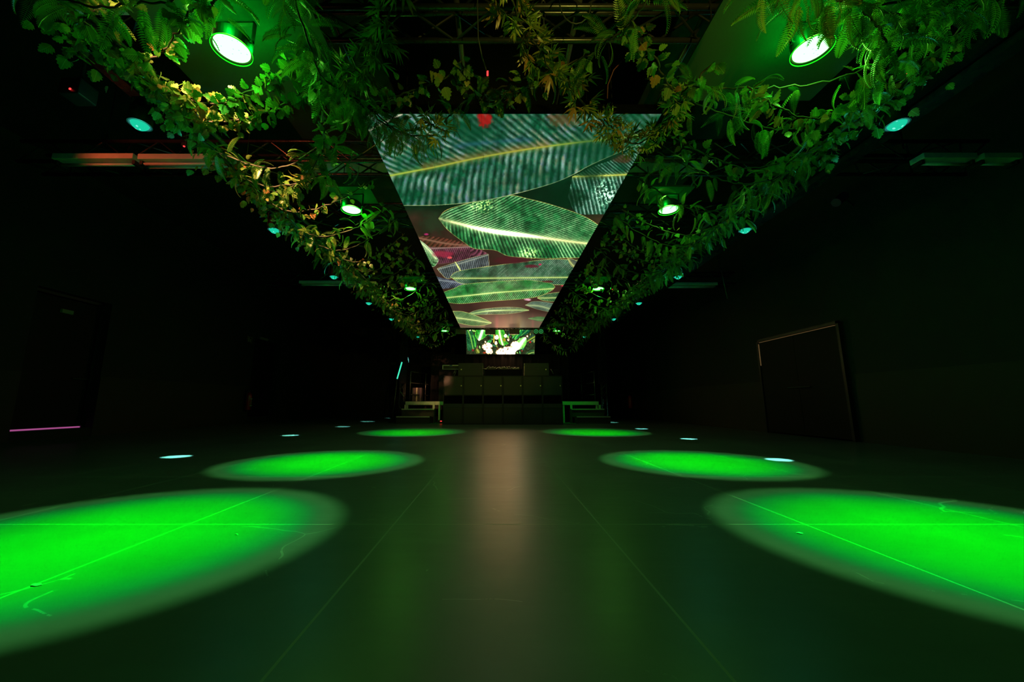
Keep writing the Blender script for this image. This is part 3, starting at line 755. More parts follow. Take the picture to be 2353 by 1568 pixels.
def teal_lamp(label, x, y, z=2.8, target=(0, 0, 0)):
    t = thing('teal_stage_lamp', label, 'stage lamp', (x, y, z), group='narrow teal lamps on the outer trusses')
    MB().lathe([(0.0, 0.2), (0.05, 0.2), (0.075, 0.12), (0.078, 0.0), (0.07, 0.0), (0.07, 0.02), (0.0, 0.02)], n=28).build('housing', M['can'], t)
    MB().lathe([(0.0, -0.04), (0.016, -0.038), (0.032, -0.031), (0.046, -0.019), (0.056, -0.004), (0.06, 0.012), (0.0, 0.012)], n=28).build('lens', M['lens_teal'], t)
    MB().lathe([(0.06, 0.002), (0.071, 0.002), (0.071, 0.016), (0.06, 0.016)], n=28, closed=True).build('rim', M['rim_teal'], t)
    MB().box((-0.095, -0.01, 0.06), (-0.088, 0.01, 0.25)).box((0.088, -0.01, 0.06), (0.095, 0.01, 0.25)).box((-0.095, -0.01, 0.243), (0.095, 0.01, 0.25)).build('yoke', M['can'], t)
    dx = (0.12 if x < 0 else -0.12)
    MB().tube((0, 0, 0.25), (0, 0, 0.33), 0.012).tube((0, 0, 0.32), (dx*0.9, 0, 0.24), 0.012).build('clamp', M['truss'], t)
    aim(spot(t, P_TEAL, TEAL, 2.9, 0.45, -0.046, 0.02), t, target)
    if y < 7:
        l = bpy.data.lights.new('stray_light', 'POINT'); l.energy = P_TEAL_SPILL; l.color = (0.05, 1.0, 0.62); l.shadow_soft_size = 0.03
        o = bpy.data.objects.new('stray_light', l); COL.objects.link(o); o.parent = t; o.location = (0, 0, -0.1)
    return t
words = ['nearest', 'second', 'third', 'fourth', 'fifth', 'farthest']
for i, y in enumerate((2.68, 4.53, 6.33, 8.08, 9.66, 12.3)):
    dx = (0, 0, 0, 0.03, 0.1, 0.25)[i]
    tgl = ((-3.6, 2.3, 0), (-3.78, 4.65, 0), (-4.06, 7.69, 0), (-4.16, 10.56, 0), (-4.5, 13.6, 0), (-4.8, 16.6, 0))[i]
    tgr = ((3.12, 2.19, 0), (3.17, 4.4, 0), (3.44, 6.94, 0), (3.63, 9.66, 0), (3.87, 12.9, 0), (4.2, 15.0, 0))[i]
    teal_lamp('%s small teal lamp hanging left of the left garlands' % words[i], -2.82+dx, y, 2.8, tgl)
    teal_lamp('%s small teal lamp hanging right of the right garlands' % words[i], 3.18-dx, y, 2.8, tgr)
tl = thing('teal_stage_lamp', 'small teal lamp tucked into the right garlands above the fourth teal lamp', 'stage lamp', (3.02, 7.7, 2.93), (0, 0.3, 0))
MB().lathe([(0.0, 0.15), (0.04, 0.15), (0.06, 0.0), (0.05, 0.0), (0.05, 0.015), (0, 0.015)], n=20).build('housing', M['can'], tl)
MB().lathe([(0.0, 0.003), (0.048, 0.003), (0.048, 0.012), (0, 0.012)], n=20).build('lens', M['lens_teal'], tl)

# red wash lamps at the left: the unseen outer one, added, tints the left garlands and battens
t = thing('red_wash_lamp', 'small dark wash lamp with a red light on the left beam', 'stage lamp', (-3.28, 2.62, 2.98), (0, 0, 0))
MB().cbox((0, 0, 0.06), (0.16, 0.14, 0.14)).build('housing', M['can'], t, bevel=0.01)
MB().tube((0.0, 0.07, 0.06), (0.0, 0.074, 0.06), 0.05, 20).build('lens', glow('deep_red_lamp_face', (0.06, 0.004, 0.004), 1.0), t)
MB().cbox((0.02, -0.075, 0.02), (0.012, 0.006, 0.012)).build('power_light', M['led_red'], t)
MB().tube((0, 0, 0.13), (0, 0, ZC-2.98), 0.012).build('hanging_pole', M['truss'], t)
t = thing('red_wash_lamp', 'unseen red wash lamp hanging far out at the left of the nearest truss', 'stage lamp', (-4.75, 2.25, 3.06))
MB().tube((-0.1, 0, 0), (0.08, 0, 0), 0.07, 18).build('housing', M['can'], t)
MB().tube((0.081, 0, 0), (0.084, 0, 0), 0.06, 18).build('lens', glow('red_lamp_face', (0.5, 0.02, 0.01), 1.0), t)
MB().tube((0, 0, 0.07), (0, 0, ZC-3.06), 0.012).build('hanging_pole', M['truss'], t)
o = spot(t, P_RED, (1.0, 0.13, 0.05), 32, 0.7, 0, 0.05); o.location = (0.1, 0, 0); aim(o, t, (-3.35, 3.75, 3.1))
def unseen_lamp(label, loc, target, half, power, col):  # lamps added out of view to light the front leaves and stage edge
    t = thing('added_unseen_lamp', label, 'stage lamp', loc)
    MB().cbox((0, 0, 0.12), (0.2, 0.3, 0.2)).build('housing', M['can'], t, bevel=0.01)
    MB().tube((0, 0, 0.22), (0, 0, ZC-loc[2]), 0.015).build('hanging_pole', M['truss'], t)
    o = spot(t, power, col, half, 0.6, 0, 0.05); o.location = (0, 0.17, 0.1); aim(o, t, target)
unseen_lamp('unseen yellow wash lamp added behind the camera at the right', (1.5, -1.6, 2.0), (0.6, 2.6, 2.7), 20, P_WARM, (1.0, 0.86, 0.12))
unseen_lamp('unseen warm profile lamp added behind the camera nearer the middle', (-1.9, -1.6, 3.3), (-2.25, 12.7, 1.3), 4.8, P_WARM_STAGE, (1.0, 0.42, 0.2))


# small red lights on fittings
for x, y, z, lab in ((-2.98, 3.28, 3.05, 'tiny red power light under the near left batten'), (3.05, 2.45, 3.03, 'tiny red power light high above the nearest right teal lamp'), (-2.5, 3.45, 2.95, 'tiny red power light among the left garlands'), (2.2, 6.9, 2.75, 'tiny red power light in the right garlands below the third lamp')):
    o = thing('indicator_light', lab, 'light', (x, y, z))
    MB().cbox((0, 0, 0.02), (0.05, 0.04, 0.035)).build('housing', M['can'], o)
    MB().cbox((0, -0.012, 0), (0.012, 0.012, 0.01)).build('diode', M['led_red'], o)
    MB().tube((0, 0, 0.03), (0, 0, ZC-z), 0.003, 6).build('drop_wire', M['cable'], o)

# ------------------------------------------------------------------ LED screens
def uv_quad(name, corners, mat, parent):
    me = bpy.data.meshes.new(name); me.from_pydata(corners, [], [(0, 1, 2, 3)])
    uv = me.uv_layers.new(name='UVMap')
    for i, c in enumerate(((0, 0), (1, 0), (1, 1), (0, 1))): uv.data[i].uv = c
    me.materials.append(mat); o = bpy.data.objects.new(name, me); COL.objects.link(o); o.parent = parent
    return o
scr = thing('ceiling_screen', 'long glowing screen under the ceiling showing giant green banana leaves', 'screen', ((SX0+SX1)/2, (SY0+SY1)/2, SZ))
hx, hy = (SX1-SX0)/2, (SY1-SY0)/2
uv_quad('display', [(-hx, -hy, 0), (hx, -hy, 0), (hx, hy, 0), (-hx, hy, 0)], mat_screen('ceiling_screen_picture', make_image('banana_leaf_clip', ceiling_picture()), 1.2), scr)
MB().box((-hx, -hy, 0.004), (hx, hy, 0.09)).build('housing', M['voidblack'], scr)
for k in range(10):
    y = -hy+0.45+k*0.9
    hb = MB().box((-hx, y-0.03, 0.09), (hx, y+0.03, 0.15)).build('hanging_bar', M['truss'], scr)
    for x in (-1.0, 1.0): MB().tube((x, y, 0.15), (x, y, ZC-SZ), 0.006, 6).build('hanger_rod', M['truss'], hb)

st = thing('stage_screen', 'small bright screen above the DJ booth showing sunlit jungle leaves', 'screen', (0.175, 13.4, 2.36), (math.radians(26), 0, 0))
H2 = 1.28
uv_quad('display', [(-1.215, -0.001, 0), (1.215, -0.001, 0), (1.215, -0.001, H2), (-1.215, -0.001, H2)], mat_screen('stage_screen_picture', make_image('jungle_clip', stage_picture()), 1.0), st)
MB().box((-1.215, 0.004, 0), (1.215, 0.09, H2)).build('housing', M['can'], st)
for x in (-0.9, 0.9): MB().tube((x, 0.05, H2), (x, 0.9, ZC-2.36-0.5), 0.01).build('hanger_rod', M['truss'], st)

# twin blinders under the last cross truss
def blinder(label, x, lit):
    t = thing('twin_blinder', label, 'stage lamp', (x, 11.9, 2.9), group='twin blinders in front of the stage screen')
    MB().cbox((0, 0.05, 0), (0.33, 0.1, 0.17)).build('housing', M['can'], t, bevel=0.01)
    for dx in (-0.08, 0.08):
        m = MB()
        def ring(r0, r1):
            n = 24; v = []; f = []
            for i in range(n):
                a = 2*math.pi*i/n
                for r, y in ((r0, -0.012), (r1, -0.012), (r1, -0.001), (r0, -0.001)): v.append((dx+r*math.cos(a), y, r*math.sin(a)))
            for i in range(n):
                j = (i+1) % n
                for k in range(4): f.append((i*4+k, i*4+(k+1) % 4, j*4+(k+1) % 4, j*4+k))
            m.add(v, f)
        ring(0.055, 0.066); ring(0.018, 0.026)
        m.build('reflector_ring', glow('green_ring_glow', (0.03, 0.5, 0.12), 0.8) if lit else M['pipe'], t)
    MB().box((-0.02, 0.03, 0.085), (0.02, 0.07, 0.13)).build('clamp', M['truss'], t)
blinder('twin blinder with two glowing green rings at the right of the stage screen', 1.37, True)
blinder('black twin blinder hanging in front of the right half of the stage screen', 0.6, False)
blinder('black twin blinder hanging in front of the left half of the stage screen', -0.17, False)
blinder('dim twin blinder in the dark at the left of the stage screen', -1.12, False)

# backdrop under the stage screen
def cloth(name, label, x0, x1, y, z0, z1, mat):
    n = 160; v = []; f = []
    for i in range(n+1):
        x = x0+(x1-x0)*i/n; w = 0.02*math.sin(x*19)+0.012*math.sin(x*43+1)
        v += [(x, y+w, z0), (x, y+w, z1), (x, y+w+0.01, z1), (x, y+w+0.01, z0)]
    for i in range(n):
        a = i*4; b = a+4
        f += [(a, b, b+1, a+1), (a+1, b+1, b+2, a+2), (a+2, b+2, b+3, a+3), (a+3, b+3, b, a)]
    return tag(MB().add(v, f).build(name, mat, smooth=True), label, 'curtain')
cloth('backdrop_curtain', 'black backdrop curtain behind the DJ booth under the stage screen', -2.3, 2.6, 13.44, 0.7, 2.36, M['blackcloth'])

# ------------------------------------------------------------------ stage
def deck(label, x0, x1, y0, y1, legs, facing):
    t = thing('stage_deck', label, 'stage', ((x0+x1)/2, y0, 0))
    hx = (x1-x0)/2
    MB().box((-hx, 0.02, 0.66), (hx, y1-y0, 0.7)).build('deck_board', M['wood'], t)
    MB().box((-hx, -0.01, 0.575), (hx, 0.03, 0.69)).box((-hx, y1-y0-0.03, 0.575), (hx, y1-y0, 0.66)).box((-hx, 0.03, 0.575), (-hx+0.035, y1-y0-0.03, 0.66)).box((hx-0.035, 0.03, 0.575), (hx, y1-y0-0.03, 0.66)).build('frame_rail', M['alu'], t, bevel=0.004)
    for x, y in legs:
        MB().box((x-(x0+x1)/2-0.03, y-y0-0.03, 0), (x-(x0+x1)/2+0.03, y-y0+0.03, 0.6)).build('leg', M['alu'], t, bevel=0.004)
    return t
deck('aluminium edged stage deck behind the left steps', -3.0, -1.73, 12.75, 16.6, ((-1.87, 12.79), (-2.94, 12.79), (-1.87, 16.5), (-2.94, 16.5)), 1)
deck('aluminium edged stage deck behind the right steps', 2.13, 3.42, 12.75, 16.6, ((2.26, 12.79), (3.36, 12.79), (2.26, 16.5), (3.36, 16.5)), 1)
deck('wide dark stage deck behind the row of bass speakers', -1.7, 2.1, 12.5, 16.6, ((-1.6, 12.6), (2.0, 12.6), (-1.6, 16.5), (2.0, 16.5)), 1)

def steps(label, x0, x1, skew, y):
    t = thing('stage_steps', label, 'steps', ((x0+x1)/2, y, 0))
    hx = (x1-x0)/2
    for k, (z, y0, y1) in enumerate(((0.225, -0.62, -0.3), (0.455, -0.32, -0.02))):
        sx = skew*(1-k)
        tr = MB().box((-hx+sx, y0, z-0.03), (hx+sx, y1, z)).build('tread', M['wood'], t)
        MB().box((-hx+sx, y0-0.012, z-0.032), (hx+sx, y0+0.002, z+0.004)).build('nosing', M['alu'], tr)
        MB().box((-hx+sx+0.02, y0+0.03, (0 if k == 0 else 0.2)), (hx+sx-0.02, y0+0.045, z-0.03)).build('riser', M['wood'], t)
        MB().box((-hx+sx, y0, 0), (-hx+sx+0.02, y1, z-0.03)).box((hx+sx-0.02, y0, 0), (hx+sx, y1, z-0.03)).build('side_panel', M['wood'], t)
    for x in (-hx+0.02, hx-0.1):
        MB().box((x, -0.05, 0.455), (x+0.07, -0.012, 0.58)).build('post', M['alu'], t)
    return t
steps('low stage steps with two treads left of the bass speakers', -3.03, -1.98, -0.09, 12.72)
steps('low stage steps with two treads right of the bass speakers', 2.44, 3.5, 0.1, 12.72)

def rail(label, x, y0, posts, z0=0.7, h=1.0, flip=1):
    t = thing('hand_rail', label, 'railing', (x, y0, z0))
    m = MB()
    for (px, py) in posts: m.tube((px, py, 0), (px, py, h), 0.02, 8)
    m.build('posts', M['pipe'], t, smooth=True)
    m = MB()
    for hh in (h, 0.62*h, 0.22*h):
        pts = [(px, py, hh) for px, py in posts]
        for a, b in zip(pts[:-1], pts[1:]): m.tube(a, b, 0.018, 8)
    m.build('bars', M['pipe'], t, smooth=True)
    return t
rail('dark pipe hand rail along the left edge of the left stage deck', -2.5, 12.95, ((-0.4, 0), (-0.05, 0.9), (0.0, 1.9), (0.5, 2.6)))
rail('dark pipe hand rail along the outer edge of the right stage deck', 3.3, 12.9, ((0.05, 0), (-0.1, 1.3), (-0.45, 2.4)))

# bass speakers
def sub(first, label, x):
    if first is None:
        t = thing('bass_speaker', label, 'speaker', (x, 11.6, 0), group='row of black bass speakers in front of the stage')
        w, h, d = 0.596, 1.46, 0.72
        m = MB().box((-w/2, 0.05, 0), (w/2, d, h)).box((-w/2, 0, 0), (-w/2+0.018, 0.05, h)).box((w/2-0.018, 0, 0), (w/2, 0.05, h)).box((-w/2+0.018, 0, h-0.018), (w/2-0.018, 0.05, h)).box((-w/2+0.018, 0, 0), (w/2-0.018, 0.05, 0.018))
        m.build('cabinet', M['speaker'], t)
        MB().box((-w/2+0.022, 0.01, 0.88), (w/2-0.022, 0.05, h-0.022)).build('upper_grille', M['grille'], t, bevel=0.004)
        MB().box((-w/2+0.022, 0.01, 0.022), (w/2-0.022, 0.05, 0.5)).build('lower_grille', M['grille'], t, bevel=0.004)
        MB().prism([(0.0, 0.5), (0.05, 0.5), (0.05, 0.62), (0.045, 0.62)], -w/2+0.02, w/2-0.02).build('port_lip', M['speaker'], t)
        MB().box((-w/2+0.02, 0.044, 0.62), (w/2-0.02, 0.0495, 0.86)).build('port', M['voidblack'], t)
        for z in (1.16, 0.3):
            MB().cbox((w/2-0.055, 0.006, z), (0.034, 0.008, 0.036)).build('badge', M['badge'] if z > 1 else M['can'], t)
        return t
    c = copy_tree(first); c.location.x = x; c['label'] = label; return c
def mat_grille():
    t = NT('black_perforated_grille'); tc = t.n('TexCoord')
    vo = t.n('TexVoronoi', feature='F1', i_Vector=tc.outputs['Object'], i_Scale=160.0, i_Randomness=0.0)
    c = t.mix(t.math('LESS_THAN', vo.outputs[0], 0.35), (0.011, 0.011, 0.011, 1), (0.004, 0.004, 0.004, 1))
    b = t.n('BsdfPrincipled', i_Base_Color=c, i_Roughness=0.55)
    return t.done(b.outputs[0])
M['grille'] = mat_grille()
f = None
for i, w in enumerate(('leftmost black bass speaker, standing beside the left steps', 'second black bass speaker from the left steps', 'third black bass speaker from the left steps', 'third black bass speaker from the right steps', 'second black bass speaker from the right steps', 'rightmost black bass speaker, standing beside the right steps')):
    r = sub(f, w, -1.29+0.603*i)
    f = f or r

def monitor(label, x, mir):
    t = thing('wedge_monitor', label, 'speaker', (x, 11.68, 1.46), group='two monitors on top of the bass speakers')
    w = 0.38
    MB().prism([(0.0, 0.0), (0.36, 0.0), (0.5, 0.1), (0.14, 0.4), (0.03, 0.4)], -w, w).build('cabinet', M['speaker'], t, bevel=0.008)
    MB().prism([(-0.012, 0.015), (0.0, 0.015), (0.028, 0.39), (0.016, 0.39)], -w+0.012, w-0.012).build('grille', M['grille'], t)
    MB().cbox((mir*(w-0.1), -0.008, 0.2), (0.034, 0.01, 0.036)).build('badge', M['badge'], t)
    MB().box((-mir*w-0.006, 0.02, 0.0), (-mir*w+0.006, 0.05, 0.4)).tube((-mir*(w+0.01), 0.05, 0.38), (-mir*(w+0.07), 0.16, 0.0), 0.012).build('stand_bracket', M['pipe'], t)
monitor('black wedge monitor on the bass speakers left of the DJ table', -0.78, -1)
monitor('black wedge monitor on the bass speakers right of the DJ table', 1.27, 1)

# DJ table and gear
t = thing('dj_table', 'long table draped in black cloth behind the monitors', 'table', (0.1, 12.75, 0.7))
MB().box((-2.0, 0, 1.02), (2.0, 0.62, 1.06)).build('table_top', M['wood'], t)
MB().box((-2.0, -0.012, 0.0), (2.0, -0.002, 1.06)).build('cloth_front', M['blackcloth'], t)
for x in (-1.9, 1.9):
    for y in (0.06, 0.56): MB().tube((x, y, 0), (x, y, 1.02), 0.025, 8).build('leg', M['pipe'], t)
ZT = 1.761
g = thing('dj_mixer', 'low black mixer in the middle of the DJ table', 'mixer', (0.26, 12.95, ZT))
MB().box((-0.16, -0.14, 0), (0.16, 0.2, 0.09)).build('case', M['can'], g, bevel=0.004)
for i in range(4): MB().tube((-0.12+0.08*i, -0.05, 0.09), (-0.12+0.08*i, -0.05, 0.108), 0.012, 10).build('knob', M['alu'], g)
for lab, x in (('flat black media player left of the mixer', -0.13), ('flat black media player right of the mixer', 0.66)):
    g = thing('media_player', lab, 'media player', (x, 12.95, ZT), group='media players on the DJ table')
    MB().box((-0.15, -0.15, 0), (0.15, 0.2, 0.08)).build('case', M['can'], g, bevel=0.004)
    MB().lathe([(0, 0), (0.09, 0), (0.085, 0.014), (0, 0.014)], (0, -0.02, 0.08), 24).build('jog_wheel', M['pipe'], g)
rr = random.Random(4)
for lab, x0 in (('tangle of thin pale cables on the left of the DJ table', -0.2), ('tangle of thin pale cables in front of the mixer', 0.2), ('tangle of thin pale cables on the right of the DJ table', 0.6)):
    pts = [(x0-0.2+0.4*k/13+rr.uniform(-.05, .05), 12.76+rr.uniform(0, .03), ZT+0.012+abs(rr.gauss(0, .05))) for k in range(14)]
    tag(MB().path(pts, 0.006, 5).build('cable_tangle', M['alu']), lab, 'cable')

# flight case at the left end of the table
t = thing('flight_case', 'small flight case with pale metal edges left of the left monitor', 'case', (-1.52, 12.86, ZT))
MB().box((-0.28, 0, 0), (0.28, 0.4, 0.155)).build('shell', M['wood'], t)
e = MB()
for z in (0.008, 0.147): e.box((-0.285, -0.006, z-0.012), (0.285, 0.012, z+0.012))
for x in (-0.28, 0.28): e.box((x-0.014, -0.006, 0), (x+0.014, 0.012, 0.155))
e.build('edging', M['alu'], t)
MB().box((-0.05, -0.012, 0.09), (0.05, 0.0, 0.16)).tube((-0.03, -0.014, 0.11), (0.03, -0.014, 0.11), 0.008).build('latch', M['pipe'], t)
tag(MB().path([(-1.36, 12.715, 1.75), (-1.38, 12.7, 1.68), (-1.42, 12.7, 1.6), (-1.44, 12.69, 1.52), (-1.4, 12.69, 1.5), (-1.36, 12.7, 1.6), (-1.33, 12.71, 1.72)], 0.018).build('cable_bundle', M['pipe'], smooth=True), 'bunch of cable hanging below the flight case', 'cable')
tag(MB().path([(1.86, 12.715, 1.76), (1.89, 12.7, 1.7), (1.92, 12.7, 1.62), (1.96, 12.7, 1.57)], 0.02).build('cable_bundle', M['pipe'], smooth=True), 'short end of cable hanging right of the right monitor', 'cable')
tag(MB().box((-1.86, 12.3, 0), (-1.66, 12.4, 0.1)).build('power_strip', M['can']), 'small power box on the floor between the left steps and the speakers', 'power box')
MB().cbox((-1.74, 12.296, 0.07), (0.055, 0.008, 0.022)).build('power_light', M['led_red'], bpy.data.objects['power_strip'])

# tower, cartons and pole with painted teal beam light left of the stage, tower right of it
def tower(label, x, y, z0, z1, dark):
    t = thing('lattice_tower', label, 'tower', (x, y, 0))
    a = 0.09
    m = MB()
    for dx, dy in ((-a, -a), (a, -a), (0, a)): m.tube((dx, dy, 0.02), (dx, dy, z1), 0.018, 8)
    m.build('chords', M['pipe'], t, smooth=True)
    m = MB(); n = 14
    P3 = [(-a, -a), (a, -a), (0, a)]
    for k in range(n):
        za, zb = z1*k/n, z1*(k+1)/n
        for i in range(3):
            p, q = P3[i], P3[(i+1) % 3]
            if k % 2: p, q = q, p
            m.tube((p[0], p[1], za+0.02), (q[0], q[1], zb), 0.008, 6)
    m.build('lattice', M['pipe'], t)
    MB().box((-0.25, -0.25, 0), (0.25, 0.25, 0.02)).build('base_plate', M['can'], t)
    MB().box((-0.13, -0.13, 1.3), (0.13, 0.13, z0)).build('black_cover', M['blackcloth'], t)
tower('slim black lattice tower at the left end of the garlands', -3.2, 13.2, 2.66, 3.7, 1)
tower('slim black lattice tower at the right end of the garlands', 3.72, 13.2, 2.6, 3.7, 1)
t = thing('beam_lit_pole', 'leaning pole with teal beam light painted as glow, in front of the left lattice tower', 'light', (-3.34, 12.45, 0.0))
MB().tube((0.0, 0.42, 1.45), (0.14, 0.42, 2.02), 0.022, 10).build('tube', M['teal_beam_glow'], t, smooth=True)
MB().tube((-0.1, 0.42, 0.02), (0.0, 0.42, 1.45), 0.02, 8).build('pole', M['pipe'], t, smooth=True)
MB().lathe([(0, 0), (0.16, 0), (0.14, 0.02), (0, 0.02)], (-0.1, 0.42, 0)).build('foot', M['can'], t)
for z, s, lab in ((0.7, 0.25, 'purple lit carton on the left stage deck, lower of the two'), (0.952, 0.22, 'purple lit carton on the left stage deck, upper of the two')):
    t = thing('carton', lab, 'carton', (-2.78, 13.6, z), group='cartons on the left stage deck')
    MB().box((-0.17, -0.15, 0), (0.17, 0.15, s)).build('body', M['carton'], t, bevel=0.004)
    MB().box((-0.025, -0.153, 0), (0.025, 0.153, s+0.002)).build('tape', M['white'], t)

# ------------------------------------------------------------------ odds and ends under the roof
t = thing('hoist_hook', 'steel hook and chain hanging above the front garlands', 'hook', (0.33, 2.2, 3.5))
m = MB()
for k in range(10):
    z = -0.05*k
    m.path([(0.012*math.cos(a)*(1 if k % 2 else 0.2), 0.012*math.cos(a)*(0.2 if k % 2 else 1), z+0.03*math.sin(a)) for a in [i*math.pi/4 for i in range(9)]], 0.004, 5)
m.build('chain', M['pipe'], t)
MB().path([(0, 0, -0.5), (0.02, 0, -0.53), (0.03, 0, -0.57), (0.01, 0, -0.61), (-0.025, 0, -0.59)], 0.009, 6).build('hook', M['alu'], t)
tag(MB().tube((0.33, 2.2, 3.52), (0.33, 2.2, ZC), 0.006).build('hoist_cable', M['cable']), 'thin steel cable that carries the hook above the front garlands', 'cable')
tag(MB().path([(-0.12, 2.1, 3.5), (-0.12, 2.1, 3.2), (-0.115, 2.14, 3.0), (-0.09, 2.18, 2.9), (-0.06, 2.22, 2.83)], 0.004, 6).build('hanging_cable', M['cable'], smooth=True), 'thin black cable dangling left of the middle above the screen', 'cable')
tag(MB().cbox((-0.055, 2.225, 2.82), (0.012, 0.012, 0.03)).build('cable_plug', M['led_red']), 'glowing red plug at the end of the dangling cable', 'plug')
tag(MB().path([(0.5+0.1*math.sin(a)*1.0, 2.0, 3.12+0.17*math.cos(a)) for a in [i*math.pi/9 for i in range(19)]], 0.004, 6).build('cable_loop', M['cable'], smooth=True), 'thin black cable loop hanging beside the front bamboo garland', 'cable')
tag(MB().path([(0.92, 2.75, 3.1), (0.92, 2.72, 3.2), (0.96, 2.68, 3.3), (1.03, 2.64, 3.36)], 0.005, 6).build('curved_cable', M['redcable'], smooth=True), 'dull red curved cable rising from the front edge of the screen', 'cable')
tag(MB().box((0.11, 1.95, 3.18), (0.28, 1.99, 3.24)).build('cable_tag', M['exit']), 'small pale green tag on the nearest truss beside the bamboo', 'tag')
tag(MB().path([(4.95, 8.1, ZC), (4.95, 8.1, 4.2), (4.97, 8.0, 3.6), (5.0, 7.9, 2.85)], 0.014, 8).build('hanging_cable', M['pipe'], smooth=True), 'long thin conduit hanging free near the right wall', 'cable')
pk = thing('wall_lamp', 'unlit spotlight coloured as if catching pink light high on the right wall', 'stage lamp', (5.6, 5.7, 3.9), (0.3, 0.9, 0.6))
MB().tube((0, 0, -0.12), (0, 0, 0.12), 0.07, 16).build('housing', plain('pink_reflection_colour', (0.35, 0.03, 0.12), 0.5), pk)  # pink reflected light is put into the housing colour
MB().tube((0, 0, 0.1), (0.28, 0, 0.3), 0.012).build('bracket', M['truss'], pk)
for i, (x, y, r, lab) in enumerate(((-1.59, 1.43, 0.018, 'crumpled paper scrap on the near left patch of green light'), (-1.24, 1.94, 0.012, 'tiny bright paper scrap near the floor joint of the near left patch'), (1.47, 1.96, 0.016, 'curled paper scrap on the near right patch of green light'))):
    m = MB(); rr = random.Random(i)
    n = 7; v = [(0, 0, 0.006)]+[(r*rr.uniform(.5, 1.3)*math.cos(k*2*math.pi/n), r*0.6*rr.uniform(.5, 1.3)*math.sin(k*2*math.pi/n), rr.uniform(0.0005, 0.006)) for k in range(n)]
    v += [(p[0], p[1], p[2]-0.0004) for p in v]
    fs = [(0, 1+k, 1+(k+1) % n) for k in range(n)]+[(8, 8+1+(k+1) % n, 8+1+k) for k in range(n)]
    tag(m.add(v, fs).build('paper_scrap', M['paper'], loc=(x, y, 0)), lab, 'paper scrap')

# ------------------------------------------------------------------ garlands
def tmpl_ivy():
    ts = [0.0, 0.08, 0.18, 0.28, 0.4, 0.5, 0.62, 0.72, 0.83, 0.91, 1.0]
    v, uv, f = [], [], []
    for i, t in enumerate(ts):
        v.append((0, t, -0.18*t*t)); uv.append((0, t))
    n = len(ts); L, R = [], []
    for sgn, lst in ((-1, L), (1, R)):
        for i, t in enumerate(ts[1:-1]):
            w = 0.5*math.sin(math.pi*min(1, t**0.72))**0.75*(1.0 if i % 2 == 0 else 0.74)
            tt = t-0.06+(0.07 if i % 2 == 0 else 0.0)
            lst.append(len(v)); v.append((sgn*w, tt, 0.16*w-0.18*t*t)); uv.append((sgn*w*2, tt))
    for lst, fl in ((L, False), (R, True)):
        def F(*a): f.append(a if not fl else a[::-1])
        F(0, 1, lst[0])
        for i in range(len(lst)-1): F(i+1, i+2, lst[i+1], lst[i])
        F(n-2, n-1, lst[-1])
    return np.array(v), np.array(uv), f

def tmpl_fern(n=19):
    v, uv, f = [], [], []
    def rach(t): return np.array((0.0, t*(1-0.18*t*t), -0.42*t**2.2))
    for k in range(n):
        t = 0.06+0.94*k/n
        p = rach(t); L = 0.155*math.sin(math.pi*(0.12+0.86*t)**0.8)+0.015
        for s in (-1, 1):
            d = np.array((s*0.93, 0.36, -0.1*t-0.06)); q = np.array((0.0, 0.027, 0.0))
            b = len(v)
            v += [p-q*0.4, p+d*L*0.5-q*0.75+np.array((0, 0, .012)), p+d*L+np.array((0, 0.012, -0.02)), p+d*L*0.5+q*0.75+np.array((0, 0, .012)), p+q*0.4]
            uv += [(0, t), (s*.5, t), (s, t), (s*.5, t), (0, t)]
            f.append((b, b+1, b+3, b+4) if s > 0 else (b+4, b+3, b+1, b)); f.append((b+1, b+2, b+3) if s > 0 else (b+3, b+2, b+1))
    b = len(v)
    for k in range(5):
        p = rach(k/4)
        for s in (-1, 1): v.append(p+np.array((s*0.007, 0, -0.004))); uv.append((0, 1))
    for k in range(4): f.append((b+2*k, b+2*k+1, b+2*k+3, b+2*k+2))
    return np.array(v), np.array(uv), f

def tmpl_bamboo(seed=5, m=7):
    rr = random.Random(seed); v, uv, f = [], [], []
    for j in range(m):
        a = -1.25+2.5*j/(m-1)+rr.uniform(-.2, .2); e = rr.uniform(-.55, .25); base = np.array((0, 0.12+0.3*(1-abs(a)/1.6), 0))
        d = np.array((math.sin(a)*math.cos(e), math.cos(a)*math.cos(e), math.sin(e))); s = np.cross(d, (0, 0, 1)); s /= np.linalg.norm(s)
        L = rr.uniform(.5, .75); b = len(v)
        for t, w in ((0, .008), (.25, .06), (.55, .055), (.8, .03)):
            for q in (-1, 1): v.append(base+d*L*t+s*w*q+np.array((0, 0, -.12*t*t))); uv.append((q*.5, t))
        v.append(base+d*L+np.array((0, 0, -.14))); uv.append((0, 1))
        for k in range(3): f.append((b+2*k, b+2*k+1, b+2*k+3, b+2*k+2))
        f.append((b+6, b+7, b+8))
    return np.array(v), np.array(uv), f
TM = {'ivy': [tmpl_ivy()], 'fern': [tmpl_fern()], 'bamboo': [tmpl_bamboo(5), tmpl_bamboo(8, 6), tmpl_bamboo(11, 8)]}
TINT = {'ivy': [((0.085, 0.24, 0.03), 5), ((0.17, 0.31, 0.05), 3), ((0.27, 0.27, 0.05), 1.6), ((0.38, 0.17, 0.05), 0.8)],
        'fern': [((0.10, 0.27, 0.04), 4), ((0.19, 0.32, 0.05), 3), ((0.09, 0.19, 0.05), 1)],
        'bamboo': [((0.17, 0.28, 0.04), 3), ((0.27, 0.3, 0.06), 3), ((0.32, 0.19, 0.05), 1)]}

